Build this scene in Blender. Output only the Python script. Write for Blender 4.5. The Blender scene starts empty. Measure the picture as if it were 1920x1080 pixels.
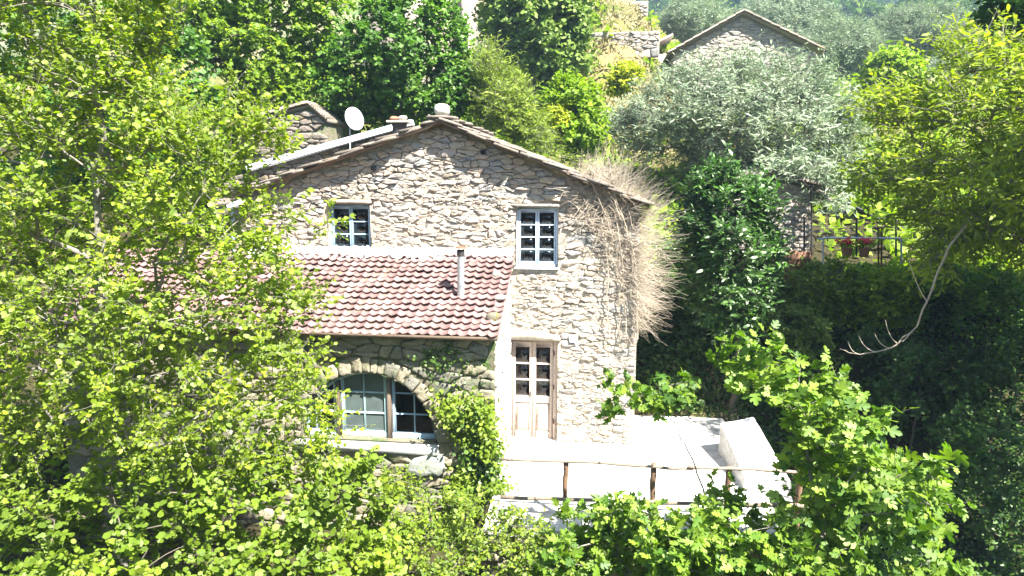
import bpy, math, random
import numpy as np
from mathutils import Vector, Matrix

# ------------------------------------------------------------------ camera, sky, sun, exposure
sc = bpy.context.scene
col = sc.collection
CAM_F = 1280.0                                   # focal length in pixels of a 1920 wide frame
PITCH = math.atan(210 / CAM_F)
YAW = math.atan(157 / CAM_F * math.cos(PITCH))
CAM = np.array([0.0, -15.0, 6.042])
cd = bpy.data.cameras.new('camera'); co = bpy.data.objects.new('camera', cd); col.objects.link(co)
cd.sensor_width = 36; cd.lens = 24; cd.clip_start = 0.1; cd.clip_end = 3000
co.location = CAM; co.rotation_euler = (math.pi / 2 - PITCH, 0, YAW)
sc.camera = co

SUN = Vector((1.15, -1.0, 2.1)).normalized()     # towards the sun: high, to the right, in front of the facade
sun_el = math.asin(SUN.z); sun_az = math.atan2(SUN.x, SUN.y)
w = bpy.data.worlds.new('World'); sc.world = w; w.use_nodes = True
wn = w.node_tree.nodes; wl = w.node_tree.links
sky = wn.new('ShaderNodeTexSky'); sky.sky_type = 'NISHITA'; sky.sun_disc = False
sky.sun_elevation = sun_el; sky.sun_rotation = sun_az; sky.altitude = 300; sky.air_density = 1.0; sky.dust_density = 0.8
wl.new(sky.outputs[0], wn['Background'].inputs[0]); wn['Background'].inputs[1].default_value = 0.058
ld = bpy.data.lights.new('sun', 'SUN'); lo = bpy.data.objects.new('sun', ld); col.objects.link(lo)
ld.energy = 5.0; ld.angle = math.radians(0.53); ld.color = (1.0, 0.955, 0.88)
lo.rotation_euler = SUN.to_track_quat('Z', 'Y').to_euler()
sc.view_settings.view_transform = 'Standard'; sc.view_settings.look = 'None'
sc.view_settings.exposure = 2.45; sc.view_settings.gamma = 1.0
sc.render.engine = 'CYCLES'
cy = sc.cycles
cy.max_bounces = 8; cy.diffuse_bounces = 5; cy.glossy_bounces = 2; cy.transmission_bounces = 4; cy.transparent_max_bounces = 8; cy.volume_bounces = 0
cy.use_denoising = True
cy.sample_clamp_indirect = 6.0

rng = np.random.default_rng(7)
random.seed(7)

# ------------------------------------------------------------------ helpers
_fw = np.array([-math.sin(YAW) * math.cos(PITCH), math.cos(YAW) * math.cos(PITCH), -math.sin(PITCH)])
_rt = np.array([math.cos(YAW), math.sin(YAW), 0.0]); _up = np.cross(_rt, _fw)
def at(x, y, Y):
    """world point on the vertical plane at depth Y that a point of the 1920x1080 survey picture shows"""
    x = np.asarray(x, float); y = np.asarray(y, float)
    d = _fw + (x[..., None] - 960) / CAM_F * _rt - (y[..., None] - 540) / CAM_F * _up
    return CAM + d * ((np.asarray(Y, float) + 15.0) / d[..., 1])[..., None]
def mpp(Y): return (Y + 15.0) / CAM_F            # metres for one survey pixel at depth Y
def nrm(v): return v / np.maximum(np.linalg.norm(v, axis=-1, keepdims=True), 1e-9)
def noise2(x, y, s=1.0, k=0):
    return (np.sin(x * 1.3 * s + 1.7 * k) * np.cos(y * 1.1 * s + 2.1 * k) + 0.5 * np.sin(x * 2.9 * s + y * 2.3 * s + k) + 0.35 * np.cos(x * 5.1 * s - y * 4.3 * s + 3 * k) + 0.2 * np.sin(x * 9.7 * s + k) * np.cos(y * 11.3 * s))

class MB:
    def __init__(s): s.v = []; s.f = []; s.r = []; s.n = 0
    def add(s, V, F, r=0.5):
        V = np.asarray(V, float).reshape(-1, 3); F = np.asarray(F, int)
        s.v.append(V); s.f.append(F + s.n); s.n += len(V)
        s.r.append(np.broadcast_to(np.asarray(r, float), (len(V),)))
        return s
    def polys(s, V, polys, r=0.5):
        V = np.asarray(V, float); s.v.append(V)
        by = {}
        for p in polys: by.setdefault(len(p), []).append(p)
        for k, ps in by.items(): s.f.append(np.asarray(ps, int) + s.n)
        s.n += len(V); s.r.append(np.broadcast_to(np.asarray(r, float), (len(V),)))
        return s
    def box(s, c, h, rot=None, r=0.5, bev=0.0):
        c = np.asarray(c, float); h = np.asarray(h, float)
        if bev > 0:
            V = []
            for sx in (-1, 1):
                for sy in (-1, 1):
                    for sz in (-1, 1):
                        for ax in range(3):
                            p = np.array([sx, sy, sz]) * (h - bev); p[ax] += (sx, sy, sz)[ax] * bev; V.append(p)
            V = np.array(V)
            def vi(sx, sy, sz, ax): return ((((sx > 0) * 2 + (sy > 0)) * 2 + (sz > 0)) * 3 + ax)
            polys = []
            for ax in range(3):
                o = [a for a in range(3) if a != ax]
                for sg in (-1, 1):
                    q = []
                    for a, b in ((-1, -1), (1, -1), (1, 1), (-1, 1)):
                        t = [0, 0, 0]; t[ax] = sg; t[o[0]] = a; t[o[1]] = b; q.append(vi(*t, ax))
                    polys.append(q)
            for ax in range(3):
                o = [a for a in range(3) if a != ax]
                for a in (-1, 1):
                    for b in (-1, 1):
                        t0 = [0, 0, 0]; t1 = [0, 0, 0]
                        t0[ax] = -1; t1[ax] = 1
                        for t in (t0, t1): t[o[0]] = a; t[o[1]] = b
                        polys.append([vi(*t0, o[0]), vi(*t1, o[0]), vi(*t1, o[1]), vi(*t0, o[1])])
            for sx in (-1, 1):
                for sy in (-1, 1):
                    for sz in (-1, 1): polys.append([vi(sx, sy, sz, 0), vi(sx, sy, sz, 1), vi(sx, sy, sz, 2)])
        else:
            V = np.array([[x, y, z] for x in (-1, 1) for y in (-1, 1) for z in (-1, 1)]) * h
            polys = [(0, 1, 3, 2), (4, 6, 7, 5), (0, 4, 5, 1), (2, 3, 7, 6), (0, 2, 6, 4), (1, 5, 7, 3)]
        if rot is not None: V = V @ np.asarray(rot).T
        return s.polys(V + c, polys, r)
    def bar(s, a, b, wd, th, up=(0, 0, 1), r=0.5, bev=0.0):
        a = np.asarray(a, float); b = np.asarray(b, float); d = b - a; L = np.linalg.norm(d); d = d / L
        y = nrm(np.cross(np.asarray(up, float), d)); z = np.cross(d, y)
        return s.box((a + b) / 2, (L / 2, wd / 2, th / 2), np.stack([d, y, z], 1), r, bev)
    def build(s, name, mat, parent=None, smooth=False, loc=None):
        me = bpy.data.meshes.new(name)
        V = np.concatenate(s.v); R = np.concatenate(s.r)
        if loc is not None: V = V - np.asarray(loc)
        me.vertices.add(len(V)); me.vertices.foreach_set('co', V.astype(np.float32).ravel())
        idx = np.concatenate([f.ravel() for f in s.f]); tot = np.concatenate([np.full(len(f), f.shape[1]) for f in s.f])
        me.loops.add(len(idx)); me.loops.foreach_set('vertex_index', idx.astype(np.int32))
        me.polygons.add(len(tot)); st = np.concatenate([[0], np.cumsum(tot)[:-1]])
        me.polygons.foreach_set('loop_start', st.astype(np.int32)); me.polygons.foreach_set('loop_total', tot.astype(np.int32))
        if smooth: me.polygons.foreach_set('use_smooth', np.ones(len(tot), bool))
        a = me.attributes.new('rnd', 'FLOAT', 'POINT'); a.data.foreach_set('value', R.astype(np.float32))
        me.update(calc_edges=True); me.validate()
        if isinstance(mat, str): mat = M[mat]
        me.materials.append(mat)
        o = bpy.data.objects.new(name, me); col.objects.link(o)
        if loc is not None: o.location = loc
        if parent is not None: child(o, parent)
        return o
def child(o, p):
    o.parent = p; 
    o.matrix_parent_inverse = Matrix.Translation(p.location).inverted()   # a parent's world place is its own location
    return o
def empty(name, loc, label=None, cat=None, group=None):
    o = bpy.data.objects.new(name, None); col.objects.link(o); o.location = [float(c) for c in loc]; o.empty_display_size = 0.2
    return tag(o, label, cat, group)
def tag(o, label=None, cat=None, group=None, kind=None):
    if label: o['label'] = label
    if cat: o['category'] = cat
    if group: o['group'] = group
    if kind: o['kind'] = kind
    return o
def link_copy(name, me, parent, mw):
    o = bpy.data.objects.new(name, me); col.objects.link(o); child(o, parent); o.matrix_basis = mw
    return o

def tubes(P, R, sides=5):
    P = np.asarray(P, float); N, k = P.shape[:2]; R = np.broadcast_to(np.asarray(R, float), (N, k))
    T = nrm(np.gradient(P, axis=1)) if k > 2 else nrm(np.repeat((P[:, 1:] - P[:, :1]), 2, 1))
    ref = np.where(np.abs(T[..., 2:3]) > 0.9, np.array([1.0, 0, 0]), np.array([0, 0, 1.0]))
    ref = ref[:, :1].repeat(k, 1)
    A = nrm(np.cross(T, ref)); B = np.cross(T, A)
    an = np.arange(sides) * 2 * math.pi / sides
    V = P[:, :, None] + R[..., None, None] * (A[:, :, None] * np.cos(an)[:, None] + B[:, :, None] * np.sin(an)[:, None])
    V = V.reshape(-1, 3)
    i = np.arange(N)[:, None, None] * k * sides + np.arange(k - 1)[None, :, None] * sides
    j = np.arange(sides)[None, None]; j2 = (j + 1) % sides
    F = np.stack([i + j, i + j2, i + sides + j2, i + sides + j], -1).reshape(-1, 4)
    return V, F
def bez(a, b, sag, k=4):
    t = np.linspace(0, 1, k)[None, :, None]; m = (a + b) / 2 + sag
    return (1 - t) ** 2 * a[:, None] + 2 * t * (1 - t) * m[:, None] + t * t * b[:, None]

# ------------------------------------------------------------------ materials
M = {}
def nt(name):
    m = bpy.data.materials.new(name); m.use_nodes = True; M[name] = m
    return m, m.node_tree.nodes, m.node_tree.links, m.node_tree.nodes['Principled BSDF']
def ramp(n, stops, inter='LINEAR'):
    r = n.new('ShaderNodeValToRGB'); r.color_ramp.interpolation = inter; e = r.color_ramp.elements
    while len(e) < len(stops): e.new(0.5)
    for k, (p, c) in enumerate(stops): e[k].position = p; e[k].color = (*c, 1)
    return r
def rand_value(n, l):
    at_ = n.new('ShaderNodeAttribute'); at_.attribute_name = 'rnd'; oi = n.new('ShaderNodeObjectInfo')
    a = n.new('ShaderNodeMath'); a.operation = 'ADD'; l.new(at_.outputs['Fac'], a.inputs[0]); l.new(oi.outputs['Random'], a.inputs[1])
    f = n.new('ShaderNodeMath'); f.operation = 'FRACT'; l.new(a.outputs[0], f.inputs[0])
    return f.outputs[0]
def mixc(n, l, fac, a, b, mode='MIX'):
    m = n.new('ShaderNodeMix'); m.data_type = 'RGBA'; m.blend_type = mode
    for s, v in ((m.inputs[0], fac), (m.inputs[6], a), (m.inputs[7], b)):
        if isinstance(v, (int, float)): s.default_value = v
        elif isinstance(v, tuple): s.default_value = (*v, 1)
        else: l.new(v, s)
    return m.outputs[2]
def noise(n, l, scale, detail=6, rough=0.6, vec=None, stretch=None):
    t = n.new('ShaderNodeTexNoise'); t.inputs['Scale'].default_value = scale; t.inputs['Detail'].default_value = detail; t.inputs['Roughness'].default_value = rough
    g = n.new('ShaderNodeNewGeometry')
    if stretch:
        mp = n.new('ShaderNodeMapping'); mp.inputs['Scale'].default_value = stretch; l.new(g.outputs['Position'], mp.inputs[0]); l.new(mp.outputs[0], t.inputs['Vector'])
    else: l.new(g.outputs['Position'], t.inputs['Vector'])
    return t.outputs['Fac']
def bump(n, l, b, hs, strength, dist):
    prev = None
    for h, st in hs:
        bp = n.new('ShaderNodeBump'); bp.inputs['Strength'].default_value = st * strength; bp.inputs['Distance'].default_value = dist
        l.new(h, bp.inputs['Height'])
        if prev: l.new(prev, bp.inputs['Normal'])
        prev = bp.outputs[0]
    l.new(prev, b.inputs['Normal'])
def surf(name, stops, scale=6, rough=0.85, bs=0.6, bd=0.02, var=0.5, dirt=None, spec=0.25, moss=None, stretch=None, fine=60):
    """colour by piece (rnd), mottled by noise, with two scales of relief"""
    m, n, l, b = nt(name)
    c = ramp(n, stops); nz = noise(n, l, scale, stretch=stretch)
    rv = rand_value(n, l)
    mx = n.new('ShaderNodeMix'); mx.inputs[0].default_value = 1 - var
    l.new(rv, mx.inputs[2]); l.new(nz, mx.inputs[3]); l.new(mx.outputs[0], c.inputs[0])
    out = c.outputs[0]
    g2 = noise(n, l, scale * 5, 8, 0.7)
    d = ramp(n, [(0.3, (0.62, 0.6, 0.58)), (0.7, (1.2, 1.2, 1.2))]); l.new(g2, d.inputs[0])
    out = mixc(n, l, 1.0, out, d.outputs[0], 'MULTIPLY')
    if dirt:
        r = ramp(n, [(dirt[1], (0, 0, 0)), (dirt[2], (1, 1, 1))]); l.new(noise(n, l, dirt[3], 5, 0.65), r.inputs[0]); out = mixc(n, l, r.outputs[0], out, dirt[0])
    if moss:
        r = ramp(n, [(moss[1], (0, 0, 0)), (moss[2], (1, 1, 1))]); l.new(noise(n, l, moss[3], 6, 0.7), r.inputs[0]); out = mixc(n, l, r.outputs[0], out, moss[0])
    l.new(out, b.inputs['Base Color']); b.inputs['Roughness'].default_value = rough; b.inputs['Specular IOR Level'].default_value = spec
    bump(n, l, b, [(noise(n, l, scale * 2.5, 7, 0.65), 1.0), (noise(n, l, fine, 4, 0.6), 0.5)], bs, bd)
    return m
def leafmat(name, stops, trans, tf=0.45, gloss=0.06, rough=0.4, mul=(1.08, 1.22, 0.85)):
    """leaf colour by leaf, light passing through the blade, waxy sheen"""
    m, n, l, b = nt(name); n.remove(b); o = n['Material Output']
    c = ramp(n, [(p_, tuple(v * k_ for v, k_ in zip(c_, mul))) for p_, c_ in stops]); l.new(rand_value(n, l), c.inputs[0])
    nz = ramp(n, [(0.3, (0.7, 0.72, 0.7)), (0.7, (1.2, 1.16, 1.0))]); l.new(noise(n, l, 0.9, 3), nz.inputs[0])
    cc = mixc(n, l, 1.0, c.outputs[0], nz.outputs[0], 'MULTIPLY')
    d = n.new('ShaderNodeBsdfDiffuse'); l.new(cc, d.inputs[0])
    t = n.new('ShaderNodeBsdfTranslucent'); l.new(mixc(n, l, 1.0, cc, trans, 'MULTIPLY'), t.inputs[0])
    a = n.new('ShaderNodeMixShader'); a.inputs[0].default_value = tf; l.new(d.outputs[0], a.inputs[1]); l.new(t.outputs[0], a.inputs[2])
    g = n.new('ShaderNodeBsdfGlossy'); g.inputs['Roughness'].default_value = rough + 0.15; g.inputs[0].default_value = (0.9, 1, 0.8, 1)
    x = n.new('ShaderNodeMixShader'); x.inputs[0].default_value = gloss * 0.42; l.new(a.outputs[0], x.inputs[1]); l.new(g.outputs[0], x.inputs[2])
    l.new(x.outputs[0], o.inputs['Surface'])
    return m
def plain(name, c, rough=0.6, metal=0.0, var=0.15, scale=12, bs=0.15, spec=0.4):
    m, n, l, b = nt(name)
    lo_ = tuple(x * (1 - var) for x in c); hi = tuple(min(1, x * (1 + var)) for x in c)
    r = ramp(n, [(0.3, lo_), (0.7, hi)]); l.new(noise(n, l, scale, 6), r.inputs[0]); l.new(r.outputs[0], b.inputs['Base Color'])
    b.inputs['Roughness'].default_value = rough; b.inputs['Metallic'].default_value = metal; b.inputs['Specular IOR Level'].default_value = spec
    if bs: bump(n, l, b, [(noise(n, l, scale * 3, 5), 1)], bs, 0.01)
    return m

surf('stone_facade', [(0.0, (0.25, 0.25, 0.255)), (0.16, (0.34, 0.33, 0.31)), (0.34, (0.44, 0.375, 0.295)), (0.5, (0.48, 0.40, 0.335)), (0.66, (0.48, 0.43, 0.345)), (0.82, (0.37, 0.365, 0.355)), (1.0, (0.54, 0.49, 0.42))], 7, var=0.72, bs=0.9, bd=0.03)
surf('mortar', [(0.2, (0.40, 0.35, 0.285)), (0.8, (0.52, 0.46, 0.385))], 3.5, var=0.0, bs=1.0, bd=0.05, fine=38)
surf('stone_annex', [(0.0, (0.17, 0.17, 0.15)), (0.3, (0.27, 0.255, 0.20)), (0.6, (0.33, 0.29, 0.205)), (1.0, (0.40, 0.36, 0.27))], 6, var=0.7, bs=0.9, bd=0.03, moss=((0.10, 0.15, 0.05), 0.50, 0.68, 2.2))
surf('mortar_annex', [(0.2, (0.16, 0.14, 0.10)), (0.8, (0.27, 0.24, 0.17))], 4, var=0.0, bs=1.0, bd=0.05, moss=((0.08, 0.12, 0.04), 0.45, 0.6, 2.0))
surf('stone_white', [(0.0, (0.5, 0.47, 0.42)), (0.5, (0.68, 0.65, 0.58)), (1.0, (0.75, 0.73, 0.68))], 7, var=0.6, bs=0.8, bd=0.02)
surf('stone_far', [(0.0, (0.26, 0.26, 0.26)), (0.5, (0.40, 0.35, 0.29)), (1.0, (0.48, 0.42, 0.35))], 3, var=0.75, bs=0.8, bd=0.04)
surf('mortar_far', [(0.2, (0.28, 0.25, 0.2)), (0.8, (0.40, 0.35, 0.28))], 2.5, var=0.0, bs=1.0, bd=0.06)
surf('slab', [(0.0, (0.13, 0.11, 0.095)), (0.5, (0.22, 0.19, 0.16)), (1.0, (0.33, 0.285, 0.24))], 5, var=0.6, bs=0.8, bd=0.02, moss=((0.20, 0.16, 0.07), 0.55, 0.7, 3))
surf('boulder', [(0.0, (0.22, 0.25, 0.21)), (1.0, (0.38, 0.40, 0.36))], 4, var=0.4, bs=0.8, bd=0.03)
surf('mossy_rock', [(0.0, (0.12, 0.11, 0.10)), (1.0, (0.24, 0.22, 0.2))], 8, var=0.4, bs=0.9, bd=0.02, moss=((0.14, 0.13, 0.03), 0.45, 0.6, 9))
surf('tile', [(0.0, (0.13, 0.08, 0.075)), (0.35, (0.215, 0.135, 0.127)), (0.7, (0.275, 0.185, 0.172)), (1.0, (0.36, 0.275, 0.255))], 9, var=0.62, bs=0.5, bd=0.008, rough=0.95, spec=0.08, dirt=((0.36, 0.29, 0.25), 0.56, 0.72, 4.5), moss=((0.075, 0.055, 0.045), 0.58, 0.72, 9), fine=90)
surf('limewash', [(0.0, (0.62, 0.60, 0.56)), (1.0, (0.78, 0.77, 0.74))], 5, var=0.2, bs=0.8, bd=0.02)
surf('terrace_concrete', [(0.25, (0.52, 0.51, 0.48)), (0.75, (0.66, 0.65, 0.62))], 0.9, var=0.0, bs=0.3, bd=0.01, dirt=((0.40, 0.38, 0.33), 0.58, 0.72, 1.7))
surf('block_concrete', [(0.25, (0.45, 0.45, 0.45)), (0.75, (0.60, 0.60, 0.58))], 2.0, var=0.0, bs=0.4, bd=0.015, dirt=((0.36, 0.34, 0.31), 0.55, 0.7, 3.5))
surf('sill_concrete', [(0.2, (0.40, 0.41, 0.39)), (0.8, (0.56, 0.57, 0.55))], 4, var=0.0, bs=0.4, bd=0.01, dirt=((0.2, 0.2, 0.18), 0.6, 0.72, 6))
surf('door_wood', [(0.2, (0.47, 0.385, 0.33)), (0.8, (0.60, 0.51, 0.445))], 5, var=0.12, bs=0.3, bd=0.006, stretch=(6, 6, 0.7), rough=0.7)
surf('old_wood', [(0.1, (0.10, 0.075, 0.055)), (0.9, (0.24, 0.185, 0.14))], 6, var=0.3, bs=0.5, bd=0.01, stretch=(5, 5, 0.8))
surf('rail_wood', [(0.1, (0.17, 0.135, 0.10)), (0.9, (0.33, 0.27, 0.21))], 5, var=0.3, bs=0.6, bd=0.01)
surf('post_wood', [(0.1, (0.13, 0.08, 0.05)), (0.9, (0.25, 0.16, 0.10))], 6, var=0.3, bs=0.6, bd=0.01, stretch=(5, 5, 0.8))
surf('bark', [(0.1, (0.07, 0.06, 0.045)), (0.9, (0.19, 0.165, 0.13))], 7, var=0.3, bs=0.9, bd=0.02)
surf('bark_grey', [(0.1, (0.13, 0.12, 0.10)), (0.9, (0.30, 0.28, 0.24))], 7, var=0.3, bs=0.8, bd=0.02)
surf('dead_twig', [(0.0, (0.30, 0.25, 0.19)), (0.5, (0.48, 0.41, 0.32)), (1.0, (0.62, 0.55, 0.45))], 5, var=0.8, bs=0.2, bd=0.005)
surf('dry_grass', [(0.0, (0.14, 0.15, 0.05)), (0.5, (0.28, 0.25, 0.11)), (1.0, (0.40, 0.34, 0.18))], 3, var=0.8, bs=0.0, bd=0.005)
plain('blue_paint', (0.33, 0.47, 0.58), 0.5, var=0.12, scale=9)
plain('white_blue_paint', (0.50, 0.60, 0.70), 0.5, var=0.12, scale=9)
plain('teal_paint', (0.30, 0.43, 0.44), 0.55, var=0.15, scale=9)
plain('zinc', (0.44, 0.46, 0.48), 0.45, 0.6, var=0.12, scale=7)
plain('metal_white', (0.48, 0.52, 0.57), 0.5, 0.1, var=0.08, scale=4)
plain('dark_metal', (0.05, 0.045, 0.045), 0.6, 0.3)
plain('rust', (0.17, 0.085, 0.05), 0.85, 0.1, var=0.3)
plain('dish_white', (0.44, 0.47, 0.50), 0.45, 0.0, var=0.06, bs=0)
plain('plate_blue', (0.50, 0.53, 0.62), 0.4, 0.0, var=0.05, bs=0)
plain('plate_white', (0.82, 0.83, 0.86), 0.4, 0.0, var=0.03, bs=0)
plain('plaster_pink', (0.55, 0.44, 0.36), 0.9, var=0.2, scale=2)
plain('reflect_tone_glass', (0.085, 0.11, 0.105), 0.22, 0.0, var=0.25, scale=3, bs=0.03, spec=0.7)  # middle arch panes: their pale reflection is put into this colour
plain('curtain', (0.66, 0.70, 0.68), 0.95, var=0.08, scale=8)
plain('interior', (0.06, 0.055, 0.05), 0.9, var=0.2, scale=2)
plain('wicker', (0.16, 0.085, 0.045), 0.8, var=0.3, scale=20)
plain('terracotta', (0.34, 0.15, 0.09), 0.8, var=0.2)
plain('red_flower', (0.62, 0.02, 0.035), 0.6, var=0.25, scale=20, bs=0)
plain('dark_roof', (0.075, 0.075, 0.08), 0.8, var=0.3, scale=4)
plain('pole_grey', (0.33, 0.33, 0.34), 0.7, var=0.12)
m, n, l, b = nt('glass'); n.remove(b)                                     # window glass: dark tint stands for the dim rooms behind, with a mirror sheen
gt = n.new('ShaderNodeBsdfTransparent'); gt.inputs[0].default_value = (0.28, 0.32, 0.31, 1)
gg = n.new('ShaderNodeBsdfGlossy'); gg.inputs['Roughness'].default_value = 0.06
fr = n.new('ShaderNodeFresnel'); fr.inputs[0].default_value = 1.5
gm = n.new('ShaderNodeMixShader'); l.new(fr.outputs[0], gm.inputs[0]); l.new(gt.outputs[0], gm.inputs[1]); l.new(gg.outputs[0], gm.inputs[2]); l.new(gm.outputs[0], n['Material Output'].inputs[0])

LG = lambda a, b_, c: [(0.0, a), (0.5, b_), (1.0, c)]
leafmat('leaf_alder', LG((0.12, 0.165, 0.012), (0.22, 0.265, 0.016), (0.33, 0.35, 0.035)), (1.35, 1.45, 0.6), 0.52, 0.08)
leafmat('leaf_bright', LG((0.09, 0.15, 0.012), (0.165, 0.235, 0.014), (0.25, 0.30, 0.02)), (1.3, 1.45, 0.6), 0.42, 0.05)
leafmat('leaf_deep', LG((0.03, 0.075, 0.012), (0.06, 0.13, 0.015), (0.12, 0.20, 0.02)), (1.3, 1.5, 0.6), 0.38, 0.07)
leafmat('leaf_light', LG((0.10, 0.145, 0.02), (0.17, 0.21, 0.03), (0.25, 0.265, 0.045)), (1.25, 1.35, 0.7), 0.42, 0.05)
leafmat('leaf_olive', LG((0.12, 0.155, 0.10), (0.20, 0.24, 0.165), (0.30, 0.335, 0.26)), (1.0, 1.15, 0.8), 0.3, 0.08, mul=(1.05, 1.15, 1.1))
leafmat('leaf_grey', LG((0.08, 0.125, 0.035), (0.14, 0.19, 0.05), (0.20, 0.25, 0.08)), (1.1, 1.25, 0.7), 0.35, 0.05)
leafmat('leaf_walnut', LG((0.12, 0.165, 0.014), (0.205, 0.25, 0.02), (0.31, 0.33, 0.035)), (1.35, 1.4, 0.6), 0.48, 0.05)
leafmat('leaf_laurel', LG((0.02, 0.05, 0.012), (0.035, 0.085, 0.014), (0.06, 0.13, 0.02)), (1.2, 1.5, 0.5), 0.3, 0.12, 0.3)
leafmat('leaf_fig', LG((0.05, 0.105, 0.016), (0.11, 0.18, 0.022), (0.20, 0.26, 0.04)), (1.3, 1.45, 0.5), 0.42, 0.075, 0.4)
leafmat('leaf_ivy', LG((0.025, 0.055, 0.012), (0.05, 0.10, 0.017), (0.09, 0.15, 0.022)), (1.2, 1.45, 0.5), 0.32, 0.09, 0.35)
leafmat('leaf_bramble', LG((0.08, 0.12, 0.015), (0.135, 0.185, 0.018), (0.21, 0.245, 0.03)), (1.3, 1.4, 0.6), 0.42, 0.06)
leafmat('leaf_yellow', LG((0.20, 0.24, 0.02), (0.30, 0.32, 0.02), (0.38, 0.37, 0.02)), (1.2, 1.2, 0.5), 0.4, 0.04)
leafmat('leaf_wood', LG((0.03, 0.06, 0.015), (0.065, 0.105, 0.022), (0.13, 0.16, 0.035)), (1.2, 1.3, 0.7), 0.3, 0.0)

# terrain: soil, green sward and straw-coloured terraces
m, n, l, b = nt('terrain')
r1 = ramp(n, [(0.3, (0.05, 0.075, 0.018)), (0.5, (0.10, 0.12, 0.03)), (0.7, (0.20, 0.17, 0.08))]); l.new(noise(n, l, 0.35, 8, 0.65), r1.inputs[0])
r2 = ramp(n, [(0.45, (0, 0, 0)), (0.65, (1, 1, 1))]); l.new(noise(n, l, 0.12, 4), r2.inputs[0])
c2 = mixc(n, l, r2.outputs[0], r1.outputs[0], (0.24, 0.20, 0.10))
sp_ = n.new('ShaderNodeSeparateXYZ'); gp_ = n.new('ShaderNodeNewGeometry'); l.new(gp_.outputs['Position'], sp_.inputs[0])
mr_ = n.new('ShaderNodeMapRange'); mr_.inputs[1].default_value = 13; mr_.inputs[2].default_value = 20; l.new(sp_.outputs['Y'], mr_.inputs[0])
c2 = mixc(n, l, mr_.outputs[0], (0.055, 0.05, 0.025), c2)                     # leaf mould round the house, dry sward on the terraces above
r3 = ramp(n, [(0.3, (0.6, 0.6, 0.6)), (0.7, (1.25, 1.2, 1.1))]); l.new(noise(n, l, 6, 8, 0.75), r3.inputs[0])
l.new(mixc(n, l, 1.0, c2, r3.outputs[0], 'MULTIPLY'), b.inputs['Base Color']); b.inputs['Roughness'].default_value = 0.95; b.inputs['Specular IOR Level'].default_value = 0.1
bump(n, l, b, [(noise(n, l, 2.5, 8, 0.7), 1), (noise(n, l, 25, 5), 0.6)], 0.9, 0.12)

# ------------------------------------------------------------------ ground
KY = [-300, -80, -40, -24, -10, -6.5, -4.4, 0, 2.5, 4.8, 9, 12, 20, 30, 45, 70, 130, 250, 360, 700, 1000]
KZ = [60, 25, 4, -5, -5, -3, -1.5, -0.7, 0.1, 2.8, 3.3, 4.4, 7.6, 10.6, 13.6, 18, 27, 50, 118, 128, 135]
def sstep(a, b_, x): t = np.clip((x - a) / (b_ - a), 0, 1); return t * t * (3 - 2 * t)
def ground_z(x, y):
    x = np.asarray(x, float); y = np.asarray(y, float)
    z = np.interp(y, KY, KZ)
    far = sstep(6, 40, y)
    z = z + far * (noise2(x, y, 0.11) * 0.9) + sstep(60, 200, y) * noise2(x, y, 0.021, 2) * 9 + sstep(200, 420, y) * noise2(x, y, 0.006, 4) * 10
    z = z + sstep(-9, -16, x) * sstep(-8, 6, y) * 2.5 * (1 - sstep(20, 50, y))
    z = z + 7.5 * sstep(18, 38, y) * (1 - sstep(60, 90, y)) * np.exp(-((x - 0.5) / 5.0) ** 2)
    z = z + noise2(x, y, 0.9, 1) * 0.06
    st = np.floor((z - 7.0) / 1.7); fr_ = (z - 7.0) / 1.7 - st                        # cultivated terraces on the hillside
    zt = 7.0 + 1.7 * (st + sstep(0.62, 1.0, fr_))
    z = np.where((y > 17) & (y < 75), z * 0.3 + zt * 0.7, z)
    plat = sstep(-2.3, -1.9, x) * sstep(3.9, 3.3, x) * sstep(-4.05, -3.85, y) * sstep(3.2, 1.8, y)
    z = z * (1 - plat) + plat * (-0.09)
    side = sstep(3.4, 5.5, x) * sstep(5.5, 2.0, y) * sstep(-9, -4, y)
    z = z - side * 1.2
    return z
def grid_axis(parts):
    out = []
    for a, b_, s in parts: out.append(np.arange(a, b_, s))
    return np.concatenate(out)
gx = grid_axis([(-700, -120, 20), (-120, -40, 5), (-40, -14, 1.2), (-14, 16, 0.55), (16, 60, 1.5), (60, 300, 6), (300, 701, 20)])
gy = grid_axis([(-300, -60, 20), (-60, -20, 3), (-20, -8, 0.8), (-8, 12, 0.5), (12, 50, 0.8), (50, 120, 3), (120, 500, 10), (500, 1001, 40)])
X, Y = np.meshgrid(gx, gy); Z = ground_z(X, Y)
nx, ny = len(gx), len(gy)
i = (np.arange(ny - 1)[:, None] * nx + np.arange(nx - 1)[None]).ravel()
tag(MB().add(np.stack([X, Y, Z], -1).reshape(-1, 3), np.stack([i, i + 1, i + nx + 1, i + nx], 1)).build('ground', 'terrain', smooth=True), kind='structure')

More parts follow.
